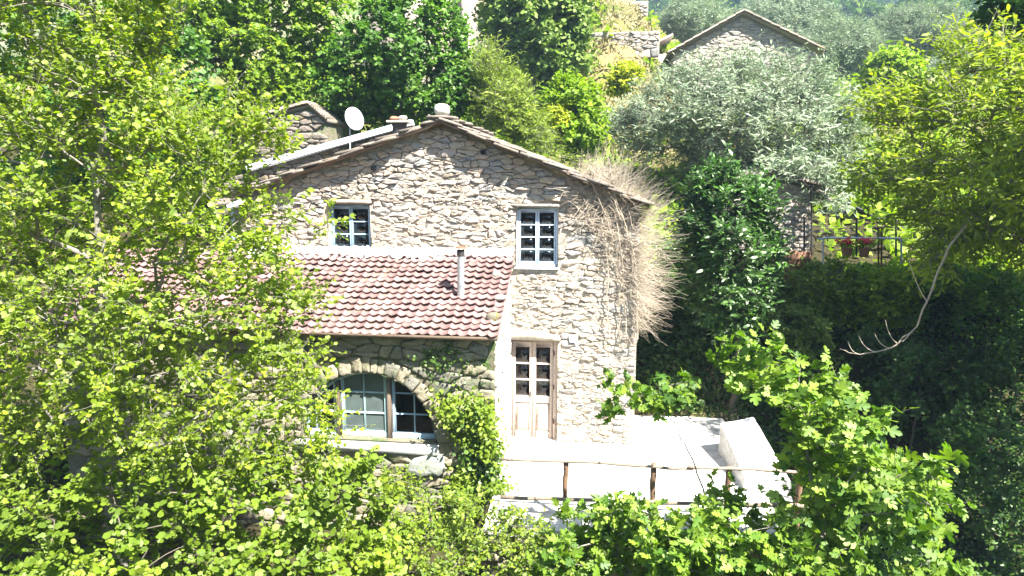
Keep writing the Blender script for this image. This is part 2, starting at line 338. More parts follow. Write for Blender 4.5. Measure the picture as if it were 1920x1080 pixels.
# ------------------------------------------------------------------ rubble masonry: every stone a shaped block
def clip(poly, nx_, ny_, d):
    out = []; k = len(poly)
    for q in range(k):
        a = poly[q]; b_ = poly[(q + 1) % k]
        da = nx_ * a[0] + ny_ * a[1] - d; db = nx_ * b_[0] + ny_ * b_[1] - d
        if da <= 0: out.append(a)
        if (da < 0 < db) or (db < 0 < da):
            t = da / (da - db); out.append((a[0] + t * (b_[0] - a[0]), a[1] + t * (b_[1] - a[1])))
    return out
def rubble(bounds, keep, holes, wr, hr, seed, aniso=2.7, jit=0.35):
    """stone outlines in a wall's own plane. keep: half planes (nx, ny, d); holes: rectangles or ('arc', cx, cz, r)"""
    g = np.random.default_rng(seed); u0, u1, v0, v1 = bounds; S = []
    v = v0
    while v < v1:
        h = g.uniform(*hr); u = u0 - g.uniform(0, wr[1])
        while u < u1:
            wd = g.uniform(*wr) * (0.7 + 0.5 * g.random()); S.append((u + wd / 2 + g.normal() * wd * 0.08, v + h / 2 + g.normal() * h * jit)); u += wd
        v += h
    for q in range(int(len(S) * 0.3)): S.append((g.uniform(u0, u1), g.uniform(v0, v1)))
    S = np.array(S); Sa = S * np.array([1, aniso]); out = []
    for q in range(len(S)):
        p = S[q]
        if any(a * p[0] + b_ * p[1] > d - 0.02 for a, b_, d in keep): continue
        bad = False; cuts = []
        for hl in holes:
            if hl[0] == 'arc':
                _, cx, cz, r = hl; d = math.hypot(p[0] - cx, p[1] - cz)
                if p[1] < cz - 0.2: continue
                if d < r + 0.01: bad = True; break
                if d < r + 1.0: ux, uz = (p[0] - cx) / d, (p[1] - cz) / d; cuts.append((-ux, -uz, -(ux * cx + uz * cz + r)))
            else:
                a0, a1, b0, b1 = hl; sides = [(a0 - p[0], (1, 0, a0)), (p[0] - a1, (-1, 0, -a1)), (b0 - p[1], (0, 1, b0)), (p[1] - b1, (0, -1, -b1))]
                s = max(sides, key=lambda t: t[0])
                if s[0] < 0.01: bad = True; break
                cuts.append(s[1])
        if bad: continue
        D = ((Sa - Sa[q]) ** 2).sum(1); nb = np.argsort(D)[1:17]
        sx, sy = Sa[q]; R = 0.9
        poly = [(sx - R, sy - R), (sx + R, sy - R), (sx + R, sy + R), (sx - R, sy + R)]
        for k in nb:
            dx, dy = Sa[k] - Sa[q]; poly = clip(poly, dx, dy, dx * (sx + dx / 2) + dy * (sy + dy / 2))
        poly = [(a, b_ / aniso) for a, b_ in poly]
        for c in list(keep) + cuts:
            poly = clip(poly, *c)
            if len(poly) < 3: break
        if len(poly) < 3: continue
        out.append(np.array(poly))
    return out
def stone_mesh(poly, g, joint=0.011, hr=(0.018, 0.05), sink=0.04):
    """a roughly dressed block: angular outline, tilted broken face"""
    c = poly.mean(0); e = poly - c; L = np.linalg.norm(e, axis=1, keepdims=True); P = c + e * np.maximum(0.55, 1 - joint * g.uniform(0.5, 2.0) / np.maximum(L, 1e-4))
    Q = []
    k = len(P)
    for q in range(k):
        a, b_ = P[q], P[(q + 1) % k]; ln = np.linalg.norm(b_ - a)
        if ln < 0.012: Q.append((a + b_) / 2); continue
        Q.append(a * 0.88 + b_ * 0.12 + g.normal(0, 0.005, 2))
        if ln > 0.16: Q.append(a * 0.5 + b_ * 0.5 + g.normal(0, 0.01, 2))
        Q.append(a * 0.12 + b_ * 0.88 + g.normal(0, 0.005, 2))
    Q = np.array(Q)
    if len(Q) < 4: return None
    ar = 0.5 * abs(np.dot(Q[:, 0], np.roll(Q[:, 1], -1)) - np.dot(Q[:, 1], np.roll(Q[:, 0], -1)))
    if ar < 0.0012: return None
    h = g.uniform(*hr); tl = g.normal(0, 0.11, 2); k = len(Q)
    def top(p): return h + np.clip((p - c) @ tl, -h * 0.8, 0.035)
    r1 = c + (Q - c) * 0.94; r2 = c + (Q - c) * 0.52
    V = np.concatenate([np.c_[Q, np.full(k, -sink)], np.c_[Q, top(Q) * 0.5 + g.normal(0, 0.004, k)], np.c_[r1, top(r1) + g.normal(0, 0.006, k)], np.c_[r2, top(r2) + g.normal(0.004, 0.008, k)], [[c[0], c[1], h + g.uniform(-0.006, 0.014)]]])
    F = []
    for q in range(k):
        j = (q + 1) % k
        F += [(q, j, k + j, k + q), (k + q, k + j, 2 * k + j, 2 * k + q), (2 * k + q, 2 * k + j, 3 * k + j, 3 * k + q), (3 * k + q, 3 * k + j, 4 * k)]
    return ar, V, F
def lay_stones(parent, polys, org, ua, va, na, mat, seed, nmax=300, rnd=None, joint=0.011, hr=(0.018, 0.05), name='stone'):
    """the largest nmax stones become single objects, the rest one part"""
    g = np.random.default_rng(seed); B = np.stack([ua, va, na]); S = []
    for p in polys:
        s = stone_mesh(p, g, joint, hr)
        if s: S.append((s[0], p.mean(0), s[1] @ B + org, s[2]))
    S.sort(key=lambda t: -t[0]); rest = MB(); nrest = 0
    for q, (ar, c, V, F) in enumerate(S):
        rv = g.random() if rnd is None else rnd(c, g)
        if q < nmax:
            o = MB().polys(V, F, rv).build(name, mat, parent, smooth=False)
        else: rest.polys(V, F, rv); nrest += 1
    if nrest: tag(rest.build('small_' + name + 's', mat, parent), kind='stuff')
def wall_sheet(us, vs, inside, topf, org, ua, va, na, amp, seed, thick=0.5, holes=(), recess=None):
    """bedding mortar as an uneven sheet with openings and reveals"""
    g = np.random.default_rng(seed); U, Vv = np.meshgrid(us, vs); Vt = np.minimum(Vv, topf(U))
    D = noise2(U, Vt, 6.0, seed % 7) * amp * 0.5 + g.normal(0, amp * 0.5, U.shape)
    if recess is not None: D = D - recess(U, Vt)
    P = org + U[..., None] * ua + Vt[..., None] * va + D[..., None] * na
    nu = len(us); F = []
    for a in range(len(vs) - 1):
        for b_ in range(nu - 1):
            um, vm = (us[b_] + us[b_ + 1]) / 2, (vs[a] + vs[a + 1]) / 2
            if inside(um, vm) and vs[a] < max(topf(us[b_]), topf(us[b_ + 1])): F.append((a * nu + b_, a * nu + b_ + 1, (a + 1) * nu + b_ + 1, (a + 1) * nu + b_))
    mb = MB().add(P.reshape(-1, 3), np.array(F))
    for (a0, a1, b0, b1) in holes:
        def w3(u, v, d): return org + u * ua + v * va - d * na
        c = [(a0, b0), (a1, b0), (a1, b1), (a0, b1)]
        V = [w3(u, v, -0.03) for u, v in c] + [w3(u, v, thick) for u, v in c]
        mb.polys(V, [(0, 4, 5, 1), (1, 5, 6, 2), (2, 6, 7, 3), (3, 7, 4, 0)])
    return mb
def axis_with(a, b_, st, extra):
    v = np.concatenate([np.arange(a, b_, st), [b_], extra]); v = np.unique(np.round(v, 4))
    k = [v[0]]
    for t in v[1:]:
        if t - k[-1] > st * 0.25 or any(abs(t - e) < 1e-3 for e in extra): k.append(t)
    return np.array(k)
XA, ZA, YN = np.array([1.0, 0, 0]), np.array([0, 0, 1.0]), np.array([0, -1.0, 0])

# ------------------------------------------------------------------ the stone house
HL, HR = -8.31, 0.97                                  # left and right corner of the gable facade (plane Y = 0)
RX, RZ = -3.36, 7.17                                  # ridge
SL, SR = 0.335, 0.40                                   # fall of the two roof slopes
def eave(u): return np.where(u < RX, RZ - (RX - u) * SL, RZ - (u - RX) * SR)
house = empty('stone_house', (RX, 3.2, -0.1), 'old stone house with a gable facade, pale blue windows and a panelled double door', 'house')
p0 = at(614, 381, 0.0); p1 = at(697, 468, 0.0); W1 = (p0[0], p1[0], p1[2] - 0.06, p0[2])
p0 = at(968, 387, 0.0); p1 = at(1046, 501, 0.0); W2 = (p0[0], p1[0], p1[2], p0[2])
p0 = at(953, 636, 0.0); p1 = at(1044, 826, 0.0); DR = (p0[0], p1[0], -0.02, p0[2])
AXR = -1.86                                           # annex: right end
AF = -2.4                                             # annex: front plane
ROOF_TOP, ROOF_EAVE_Z, ROOF_EAVE_Y = 4.33, 3.07, -2.74
holes = [W1, W2, DR]
def in_house(u, v): return not any(a0 < u < a1 and b0 < v < b1 for a0, a1, b0, b1 in holes) and HL < u < HR
us = axis_with(HL, HR, 0.11, [W1[0], W1[1], W2[0], W2[1], DR[0], DR[1], RX]); vs = axis_with(-0.4, 7.3, 0.11, [W1[2], W1[3], W2[2], W2[3], DR[2], DR[3]])
O0 = np.zeros(3)
wmb = wall_sheet(us, vs, in_house, eave, O0, XA, ZA, YN, 0.014, 3, 0.5, holes, lambda u, v: 0.05 * sstep(1.15, 0.8, eave(u) - v + 0.25 * noise2(u, v, 1.1)))   # the top courses are laid dry, the rest is pointed
DB = 6.6
def slab_wall(mb, pts): mb.polys(pts, [tuple(range(len(pts)))])
for x in (HL, HR):
    ze = float(eave(np.array(x))); mb_n = 14
    slab_wall(wmb, [(x, 0.02, -0.4), (x, DB, -0.4), (x, DB, ze), (x, 0.02, ze)])
slab_wall(wmb, [(HL, DB, -0.4), (HR, DB, -0.4), (HR, DB, float(eave(np.array(HR)))), (RX, DB, RZ), (HL, DB, float(eave(np.array(HL))))])
wall = wmb.build('wall', 'mortar', house)
room = MB(); 
room.polys([(HL + .1, .5, -0.1), (HR - .1, .5, -0.1), (HR - .1, DB - .1, -0.1), (HL + .1, DB - .1, -0.1)], [(0, 1, 2, 3)])
room.polys([(HL + .1, .5, 2.75), (HR - .1, .5, 2.75), (HR - .1, DB - .1, 2.75), (HL + .1, DB - .1, 2.75)], [(0, 1, 2, 3)])
room.build('floors', 'interior', house)
# stones: the part of the facade that the annex roof covers is left bare
lintel_h = 0.1
lint = [(W1[0] - 0.09, W1[1] + 0.08, W1[3] - 0.002, W1[3] + 0.085), (W2[0] - 0.16, W2[1] + 0.18, W2[3] - 0.002, W2[3] + 0.055), (DR[0] - 0.12, DR[1] + 0.06, DR[3] - 0.002, DR[3] + 0.16)]
keepH = [(-1, 0, -HL), (1, 0, HR), (SL * -1, 1, RZ - RX * SL - 0.05 + 0.0), (SR, 1, RZ + RX * SR - 0.05), (0, -1, 0.06)]
keepH[2] = (-SL, 1, RZ - SL * RX - 0.05)
hidden = (HL - 1, AXR - 0.02, -1, ROOF_TOP - 0.02)
polyU = rubble((HL, HR, ROOF_TOP - 0.1, 7.3), keepH, [W1, W2, lint[0], lint[1], hidden], (0.16, 0.48), (0.09, 0.18), 11)
polyL = rubble((AXR, HR, -0.1, ROOF_TOP - 0.1), keepH + [(-1, 0, -AXR), (0, 1, ROOF_TOP - 0.09)], [W1, W2, DR, lint[1], lint[2]], (0.14, 0.4), (0.08, 0.165), 12)
polyU = [p for p in polyU if p[:, 1].mean() > ROOF_TOP - 0.1]
def tint(c, g):
    """grey slabs high on the gable, cream and pink rubble below"""
    d = float(eave(np.array(c[0]))) - c[1]
    if d < 0.9: return g.choice([g.uniform(0, 0.2), g.uniform(0.72, 0.9), g.uniform(0.2, 0.5)])
    return g.choice([g.uniform(0.3, 0.7), g.uniform(0.3, 1.0), g.uniform(0.05, 0.3)], p=[0.6, 0.28, 0.12])
def clip_low(ps, v): 
    o = []
    for p in ps:
        q = clip([tuple(t) for t in p], 0, -1, -v)
        if len(q) > 2: o.append(np.array(q))
    return o
lay_stones(wall, clip_low(polyU, ROOF_TOP - 0.09) + polyL, O0, XA, ZA, YN, 'stone_facade', 21, 300, tint, 0.006, (-0.006, 0.028))

# roof: timber deck under overlapping stone slabs
roof = MB()
OV = 0.29
def slope_pts(sg, d, y, up=0.0):
    s = SL if sg < 0 else SR
    nvec = np.array([sg * s, 0, 1]) / math.hypot(s, 1)
    return np.array([RX + sg * d, y, RZ - d * s]) + nvec * up
for sg, ext in ((-1, 4.9), (1, 4.5)):
    V = [slope_pts(sg, 0, -OV + .06, -0.0), slope_pts(sg, ext, -OV + .06, 0), slope_pts(sg, ext, DB + .2, 0), slope_pts(sg, 0, DB + .2, 0)]
    V2 = [v + np.array([0, 0, 0.05]) for v in V]
    roof.polys(V + V2, [(0, 1, 2, 3), (4, 7, 6, 5), (0, 4, 5, 1), (1, 5, 6, 2), (2, 6, 7, 3), (3, 7, 4, 0)])
roof_o = roof.build('roof', 'old_wood', house)
g = np.random.default_rng(5)
def slab_shape(g, a, b_, t):
    an = np.sort((np.arange(9) + g.uniform(-0.25, 0.25, 9)) * 2 * math.pi / 9); r = g.uniform(0.86, 1.05, 9)
    cx = np.sign(np.cos(an)) * np.abs(np.cos(an)) ** 0.55 * a / 2 * r; cz = np.sign(np.sin(an)) * np.abs(np.sin(an)) ** 0.55 * b_ / 2 * r
    k = 9; V = np.concatenate([np.c_[cx, cz, np.zeros(k)], np.c_[cx * 0.97, cz * 0.97, np.full(k, t) + g.normal(0, 0.006, k)]])
    return V, [tuple(range(k))[::-1], tuple(range(k, 2 * k))] + [(q, (q + 1) % k, k + (q + 1) % k, k + q) for q in range(k)]
slab_me = []
for q in range(9):
    V, F = slab_shape(g, g.uniform(0.62, 0.86), g.uniform(0.6, 0.75), g.uniform(0.03, 0.06))
    mb = MB().polys(V, F, q / 9); o = mb.build('roof_slab', 'slab'); slab_me.append(o.data); bpy.data.objects.remove(o)
for sg, ext in ((-1, 4.75), (1, 4.45)):
    s = SL if sg < 0 else SR; th = math.atan(s)
    nd = int(ext / 0.46)
    for a in range(nd + 1):
        for b_ in range(12):
            d = min(ext - 0.15, 0.18 + a * 0.46 + g.normal(0, 0.04)); y = -OV + 0.30 + b_ * 0.6 + g.normal(0, 0.05)
            if b_ == 0: y = -OV + 0.30 + g.uniform(-0.07, 0.06)
            p = slope_pts(sg, d, y, 0.055 + g.uniform(0, 0.02))
            Rm = Matrix.Rotation(sg * (th - 0.085), 4, 'Y') @ Matrix.Rotation(g.normal(0, 0.02), 4, 'X') @ Matrix.Rotation(g.choice([0, math.pi / 2, math.pi]) + g.normal(0, 0.12), 4, 'Z')
            link_copy('roof_slab', slab_me[g.integers(9)], roof_o, Matrix.Translation(p) @ Rm)
# ragged slabs laid double along the front verge
for sg, ext in ((-1, 4.6), (1, 4.3)):
    s = SL if sg < 0 else SR; d = 0.1
    while d < ext:
        p = slope_pts(sg, d, -OV + 0.22 + g.uniform(-0.06, 0.05), 0.022)
        link_copy('verge_slab', slab_me[g.integers(9)], roof_o, Matrix.Translation(p) @ Matrix.Rotation(sg * (math.atan(s) + g.normal(0, 0.035)), 4, 'Y') @ Matrix.Rotation(g.normal(0, 0.1), 4, 'Z') @ Matrix.Diagonal((g.uniform(0.7, 1.1), 0.8, 1, 1)))
        d += g.uniform(0.45, 0.8)
for q in range(12):
    link_copy('ridge_slab', slab_me[g.integers(9)], roof_o, Matrix.Translation((RX + g.normal(0, 0.03), -OV + 0.28 + q * 0.56, RZ + 0.10)) @ Matrix.Rotation(g.normal(0, 0.06), 4, 'Y') @ Matrix.Diagonal((0.85, 0.95, 1, 1)))

# windows and door
def casement(parent, rect, y, cols, rows, frame_mat, name, muntin_mat=None, shut=0.0, fw_=0.042):
    """a casement window: outer frame, leaves with glazing bars, panes"""
    u0, u1, v0, v1 = rect; root = MB()
    t = 0.06
    for a, b_ in (((u0, v0), (u0, v1)), ((u1, v0), (u1, v1))):
        sx = 1 if a[0] == u0 else -1
        root.bar((a[0] + sx * 0.024, y, a[1]), (b_[0] + sx * 0.024, y, b_[1]), 0.048, 0.09, (0, 1, 0), bev=0.006)
    root.bar((u0 + 0.05, y + 0.001, v1 - 0.035), (u1 - 0.05, y + 0.001, v1 - 0.035), 0.088, 0.07, bev=0.006)
    root.bar((u0 + 0.05, y - 0.012, v0 + 0.025), (u1 - 0.05, y - 0.012, v0 + 0.025), 0.12, 0.05, bev=0.006)
    win = root.build(name, frame_mat, parent)
    a0, a1, b0, b1 = u0 + 0.05, u1 - 0.05, v0 + 0.052, v1 - 0.072; wd = (a1 - a0) / cols
    for c in range(cols):
        l0, l1 = a0 + c * wd + 0.003, a0 + (c + 1) * wd - 0.003; lf = MB(); yy = y - 0.02
        for x in (l0 + fw_ / 2, l1 - fw_ / 2): lf.bar((x, yy, b0), (x, yy, b1), fw_, 0.042, (0, 1, 0), bev=0.005)
        for z in (b0 + 0.03, b1 - 0.03): lf.bar((l0 + fw_ + 0.001, yy, z), (l1 - fw_ - 0.001, yy, z), 0.04, 0.06, bev=0.005)
        p0_, p1_ = l0 + fw_, l1 - fw_; q0, q1 = b0 + 0.06, b1 - 0.06; ph = (q1 - q0) / rows
        lf.build('casement_leaf', frame_mat, win)
        for r in range(rows):
            if r: MB().bar((p0_ + 0.001, yy, q0 + r * ph), (p1_ - 0.001, yy, q0 + r * ph), 0.03, 0.018, bev=0.003).build('glazing_bar', muntin_mat or frame_mat, win)
            z0, z1 = q0 + r * ph + 0.009, q0 + (r + 1) * ph - 0.009
            MB().box(((p0_ + p1_) / 2, yy + 0.006, (z0 + z1) / 2), ((p1_ - p0_) / 2, 0.002, (z1 - z0) / 2)).build('pane', 'glass', win)
    return win
casement(house, W1, 0.15, 2, 3, 'blue_paint', 'window')
casement(house, W2, 0.10, 2, 4, 'white_blue_paint', 'window')
for q, (a0, a1, b0, b1) in enumerate(lint[:2]):
    V, F = slab_shape(np.random.default_rng(q + 40), a1 - a0, 0.34, b1 - b0); V = np.c_[V[:, 0] + (a0 + a1) / 2, V[:, 1] + 0.07, V[:, 2] + b0]
    MB().polys(V, F, 0.85).build('window_lintel', 'stone_facade', house)
MB().box(((W2[0] + W2[1]) / 2, 0.02, W2[2] - 0.022), ((W2[1] - W2[0]) / 2 + 0.03, 0.1, 0.022), bev=0.006).build('window_sill', 'white_blue_paint', house)
# door
u0, u1, v0, v1 = DR; yd = 0.20
dm = MB()
for x in (u0 + 0.035, u1 - 0.05): dm.bar((x, yd, v0), (x, yd, v1), 0.07 if x < -1.4 else 0.1, 0.12, (0, 1, 0), bev=0.006)
dm.bar((u0 + 0.072, yd + 0.002, v1 - 0.045), (u1 - 0.102, yd + 0.002, v1 - 0.045), 0.116, 0.09, bev=0.006)
door = dm.build('door', 'door_wood', house)
a0, a1 = u0 + 0.073, u1 - 0.103; wd = (a1 - a0) / 2; top = v1 - 0.093
for c in range(2):
    l0, l1 = a0 + c * wd + 0.003, a0 + (c + 1) * wd - 0.003; y = yd - 0.015; fwid = 0.075; lf = MB(); mid = v0 + 0.95
    for x in (l0 + fwid / 2, l1 - fwid / 2): lf.bar((x, y, v0 + 0.02), (x, y, top), fwid, 0.045, (0, 1, 0), bev=0.005)
    for z, h in ((v0 + 0.10, 0.15), (mid, 0.16), (top - 0.06, 0.115)): lf.bar((l0 + fwid + .001, y, z), (l1 - fwid - .001, y, z), 0.043, h, bev=0.005)
    lf.build('door_leaf', 'door_wood', door)
    p0_, p1_ = l0 + fwid, l1 - fwid
    MB().box(((p0_ + p1_) / 2, y + 0.012, v0 + 0.52), ((p1_ - p0_) / 2 - 0.001, 0.01, 0.345)).box(((p0_ + p1_) / 2, y - 0.004, v0 + 0.52), ((p1_ - p0_) / 2 - 0.045, 0.014, 0.29), bev=0.012).build('door_panel', 'door_wood', door)
    q0, q1 = mid + 0.08, top - 0.12; ph = (q1 - q0) / 3
    for r in range(3):
        if r: MB().bar((p0_ + .001, y, q0 + r * ph), (p1_ - .001, y, q0 + r * ph), 0.035, 0.035, bev=0.004).build('glazing_bar', 'door_wood', door)
        MB().box(((p0_ + p1_) / 2, y + 0.008, q0 + (r + .5) * ph), ((p1_ - p0_) / 2, 0.002, ph / 2 - 0.018)).build('pane', 'glass', door)
for z in (0.42, 1.25, 2.05): MB().box((u1 - 0.097, yd - 0.068, z), (0.014, 0.012, 0.055), bev=0.004).build('hinge', 'rust', door)
MB().box((a0 + wd - 0.04, yd - 0.06, 1.08), (0.012, 0.02, 0.05), bev=0.005).build('handle', 'dark_metal', door)
# the relieving lintel over the door: a low timber-and-render hump
k = 15; t = np.linspace(0, 1, k); ul = lint[2][0] + t * (lint[2][1] - lint[2][0]); hl = 0.05 + 0.19 * np.sin(np.pi * t) ** 0.8
V = []; 
for yv in (-0.055, 0.2):
    for q in range(k): V.append((ul[q], yv, DR[3] + 0.001))
    for q in range(k): V.append((ul[q], yv - (0.0 if yv > 0 else -0.01), DR[3] + hl[q] * 0.95))
F = []
for q in range(k - 1):
    F += [(q, q + 1, k + q + 1, k + q), (2 * k + q + 1, 2 * k + q, 3 * k + q, 3 * k + q + 1), (k + q, k + q + 1, 3 * k + q + 1, 3 * k + q), (q + 1, q, 2 * k + q, 2 * k + q + 1)]
MB().polys(V, F, 0.6).build('door_lintel', 'mortar', house)
# house number on a small enamel plate
pc = at(1075, 635, -0.06)
plate = MB().box(pc, (0.085, 0.006, 0.085), bev=0.004).build('number_plate', 'plate_blue', house)
dg = MB(); zc = pc[2]; xc = pc[0]; yc = pc[1] - 0.009
dg.box((xc - 0.03, yc, zc), (0.009, 0.003, 0.05)); dg.bar((xc - 0.056, yc, zc + 0.026), (xc - 0.036, yc, zc + 0.046), 0.006, 0.012, (0, 1, 0))
dg.box((xc + 0.025, yc, zc + 0.042), (0.034, 0.003, 0.009)); dg.bar((xc + 0.05, yc + 0.001, zc + 0.034), (xc + 0.016, yc + 0.001, zc - 0.05), 0.018, 0.006, (0, 1, 0))
dg.build('house_number', 'plate_white', plate)
# putlog holes as dark blocks: the shade inside is put into their colour
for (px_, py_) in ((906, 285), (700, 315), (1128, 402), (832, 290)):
    p = at(px_, py_, -0.045); MB().box(p + np.array([0, 0.03, 0]), (0.055, 0.035, 0.05), bev=0.01).build('putlog_dark_block', 'dark_metal', house)
# rear part of the house, a little higher on the left, finished with a sheet-metal verge
rw = MB(); A = at(545, 300, 2.2); B = at(775, 236, 2.2)
rw.polys([(A[0] - 1.2, 2.2, 4), (B[0], 2.2, 4), tuple(B), (A[0] - 1.2, 2.2, A[2] - 1.2 * (B[2] - A[2]) / (B[0] - A[0])), (A[0] - 1.2, 6.5, 4), (B[0], 6.5, 4), (B[0], 6.5, B[2]), (A[0] - 1.2, 6.5, A[2] - 1.2 * (B[2] - A[2]) / (B[0] - A[0]))], [(0, 1, 2, 3), (1, 5, 6, 2), (3, 2, 6, 7), (5, 4, 7, 6), (4, 0, 3, 7)])
rear = rw.build('rear_wall', 'mortar_annex', house)
d = nrm(B - A); kp = [(0, -1, -5.0), (-d[2] / d[0], 1, A[2] - d[2] / d[0] * A[0] - 0.02), (1, 0, B[0])]
lay_stones(rear, rubble((A[0] - 1.2, B[0], 5.2, B[2]), kp, [], (0.25, 0.5), (0.12, 0.2), 33), np.array([0, 2.2, 0]), XA, ZA, YN, 'slab', 34, 60)
MB().bar(A - d * 1.2 + np.array([0, -0.05, 0.08]), B + np.array([0, -0.05, 0.08]), 0.26, 0.15, bev=0.01).build('metal_verge', 'metal_white', house)
a = at(436, 388, -0.15); b_ = at(470, 374, -0.15)
MB().bar(a, b_ + np.array([0, 0, 0.0]), 0.5, 0.11, bev=0.012).build('gutter_end', 'metal_white', house)
pts = np.array([at(437, y_, -0.14) for y_ in (392, 420, 450, 480)])[None]
V, F = tubes(pts, 0.045, 8); MB().add(V, F).build('downpipe', 'blue_paint', house, smooth=True)

# things standing on the ridge
def blob(c, r, seed, name, mat, n_=14, m_=9, flat=0.0, amp=0.12, parent=None):
    g = np.random.default_rng(seed); th = np.linspace(0, math.pi, m_)[:, None]; ph = np.arange(n_)[None] * 2 * math.pi / n_
    D = np.stack([np.sin(th) * np.cos(ph), np.sin(th) * np.sin(ph), np.cos(th) * np.ones_like(ph)], -1)
    k1 = g.normal(0, 1, (5, 3)) * 1.6; ps = g.uniform(0, 6, 5); nz = np.zeros(D.shape[:2])
    for q in range(5): nz += np.sin(D @ k1[q] * 1.5 + ps[q]) / 3
    D = D * (1 + amp * nz)[..., None]
    if flat: D = np.sign(D) * np.abs(D) ** (1 - flat)
    V = np.asarray(c) + D * np.asarray(r); i = (np.arange(m_ - 1)[:, None] * n_ + np.arange(n_)[None]); j = (np.arange(m_ - 1)[:, None] * n_ + (np.arange(n_)[None] + 1) % n_)
    return MB().add(V.reshape(-1, 3), np.stack([i, i + n_, j + n_, j], -1).reshape(-1, 4), g.random()).build(name, mat, parent, smooth=True, loc=None if parent else np.asarray(c, float))
p = at(829, 207, -0.1)
fin = empty('ridge_stone', (p[0], p[1], RZ + 0.13), 'rounded pale boulder set on the peak of the stone gable', 'boulder')
blob(p + np.array([0, 0, 0.01]), (0.165, 0.16, 0.125), 3, 'boulder', 'stone_white', flat=0.35, amp=0.05, parent=fin)
MB().box((p[0], p[1], p[2] - 0.145), (0.13, 0.13, 0.04), bev=0.01).build('base', 'slab', fin)
p = at(749, 236, 0.8)
ch = empty('chimney', (p[0], 0.8, p[2] - 0.3), 'squat dark chimney capped with reddish stones beside the gable peak', 'chimney')
an = np.arange(12) * 2 * math.pi / 12
V, F = tubes(np.array([[[p[0], .8, p[2] - .35], [p[0], .8, p[2] - 0.02], [p[0], .8, p[2] + .06]]]), np.array([[0.19, 0.17, 0.20]]), 12); MB().add(V, F).build('shaft', 'dark_metal', ch)
MB().box((p[0], .8, p[2] + .085), (0.25, 0.24, 0.028), bev=0.01).build('cap_slab', 'slab', ch)
blob((p[0] - .09, .75, p[2] + .16), (.12, .12, .055), 8, 'cap_stone', 'terracotta', parent=ch); blob((p[0] + .1, .75, p[2] + .165), (.11, .12, .06), 9, 'cap_stone', 'stone_white', parent=ch)
# satellite dish
p = at(664, 223, 0.4); base = at(656, 278, 0.4)
sd = empty('satellite_dish', base, 'white satellite dish on a thin pole above the left roof slope', 'satellite dish')
V, F = tubes(np.array([[base - np.array([0, 0, 0.15]), at(656, 232, 0.4)]]), 0.016, 8); MB().add(V, F).build('pole', 'metal_white', sd, smooth=True)
nd_ = nrm(np.array([0.78, -0.62, 0.25])); ax = nrm(np.cross([0, 0, 1], nd_)); az = np.cross(nd_, ax)
rr = np.linspace(0, 1, 6); an = np.arange(24) * 2 * math.pi / 24
V = np.array([p + nd_ * (0.07 * r * r - 0.05) + (ax * math.cos(t) * 0.24 + az * math.sin(t) * 0.27) * r for r in rr for t in an]); V2 = V - nd_ * 0.012
i = (np.arange(5)[:, None] * 24 + np.arange(24)[None]); j = (np.arange(5)[:, None] * 24 + (np.arange(24)[None] + 1) % 24)
F = np.stack([i, j, j + 24, i + 24], -1).reshape(-1, 4); e = np.arange(24) + 120; e2 = (np.arange(24) + 1) % 24 + 120
MB().add(np.concatenate([V, V2]), np.concatenate([F, F[:, ::-1] + 144, np.stack([e, e2, e2 + 144, e + 144], 1)])).build('reflector', 'dish_white', sd, smooth=True)
arm = p - az * 0.25; tip = p + nd_ * 0.33 - az * 0.16
V, F = tubes(np.array([[arm, tip]]), 0.011, 6); MB().add(V, F).build('feed_arm', 'metal_white', sd)
MB().bar(tip, tip + nrm(p - tip) * 0.09, 0.05, 0.05, bev=0.01).build('receiver', 'dish_white', sd)

# ------------------------------------------------------------------ the annex
AL = float(at(95, 560, AF)[0])
annex = empty('stone_annex', ((AL + AXR) / 2, -1.2, -1.5), 'low mossy stone annex with red tiled lean-to roof and arched window', 'annex')
ac = at(690, 823, AF); AR = 1.40; AC = (float(ac[0]), float(ac[2]) - 0.02)
AZT = 3.02
def in_annex(u, v): return not (v > AC[1] and math.hypot(u - AC[0], v - AC[1]) < AR + 0.02)
us = axis_with(AL, AXR, 0.1, []); vs = axis_with(-2.2, AZT, 0.1, [AC[1]])
amb = wall_sheet(us, vs, in_annex, lambda u: np.full_like(np.asarray(u, float), AZT), np.array([0, AF, 0]), XA, ZA, YN, 0.016, 5)
k = 28; th = np.linspace(0, math.pi, k + 1); V = []
for yv in (AF - 0.03, AF + 0.45):
    V += [(AC[0] + math.cos(t) * AR, yv, AC[1] + math.sin(t) * AR) for t in th]
amb.polys(V, [(q, q + 1, k + 2 + q, k + 1 + q) for q in range(k)])
amb.polys([(AC[0] - AR, AF - .02, AC[1]), (AC[0] + AR, AF - .02, AC[1]), (AC[0] + AR, AF + .45, AC[1]), (AC[0] - AR, AF + .45, AC[1])], [(0, 1, 2, 3)])
for x in (AL, AXR): amb.polys([(x, AF, -2.2), (x, 0, -2.2), (x, -0.01, 4.2), (x, AF, 3.0)], [(0, 1, 2, 3)])
amb.polys([(AL, -0.02, -2), (HL, -0.02, -2), (HL, -0.02, 4.3), (AL, -0.02, 4.3)], [(0, 1, 2, 3)])
amb.polys([(AL, AF + .01, 0.2), (AXR, AF + .01, 0.2), (AXR, -0.02, 0.2), (AL, -0.02, 0.2)], [(0, 1, 2, 3)])
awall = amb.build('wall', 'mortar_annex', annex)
keepA = [(-1, 0, -AL), (1, 0, AXR), (0, 1, AZT - 0.01), (0, -1, 2.2)]
VT = 0.34
sill = (AC[0] - AR - 0.1, AC[0] + AR + 0.05, AC[1] - 0.24, AC[1] + 0.0)
pA = rubble((AL, AXR, -2.2, AZT), keepA, [('arc', AC[0], AC[1], AR + VT + 0.01), sill], (0.26, 0.7), (0.17, 0.34), 51, aniso=2.2, jit=0.25)
pA = [p for p in pA if p[:, 0].mean() > AL + 0.2]
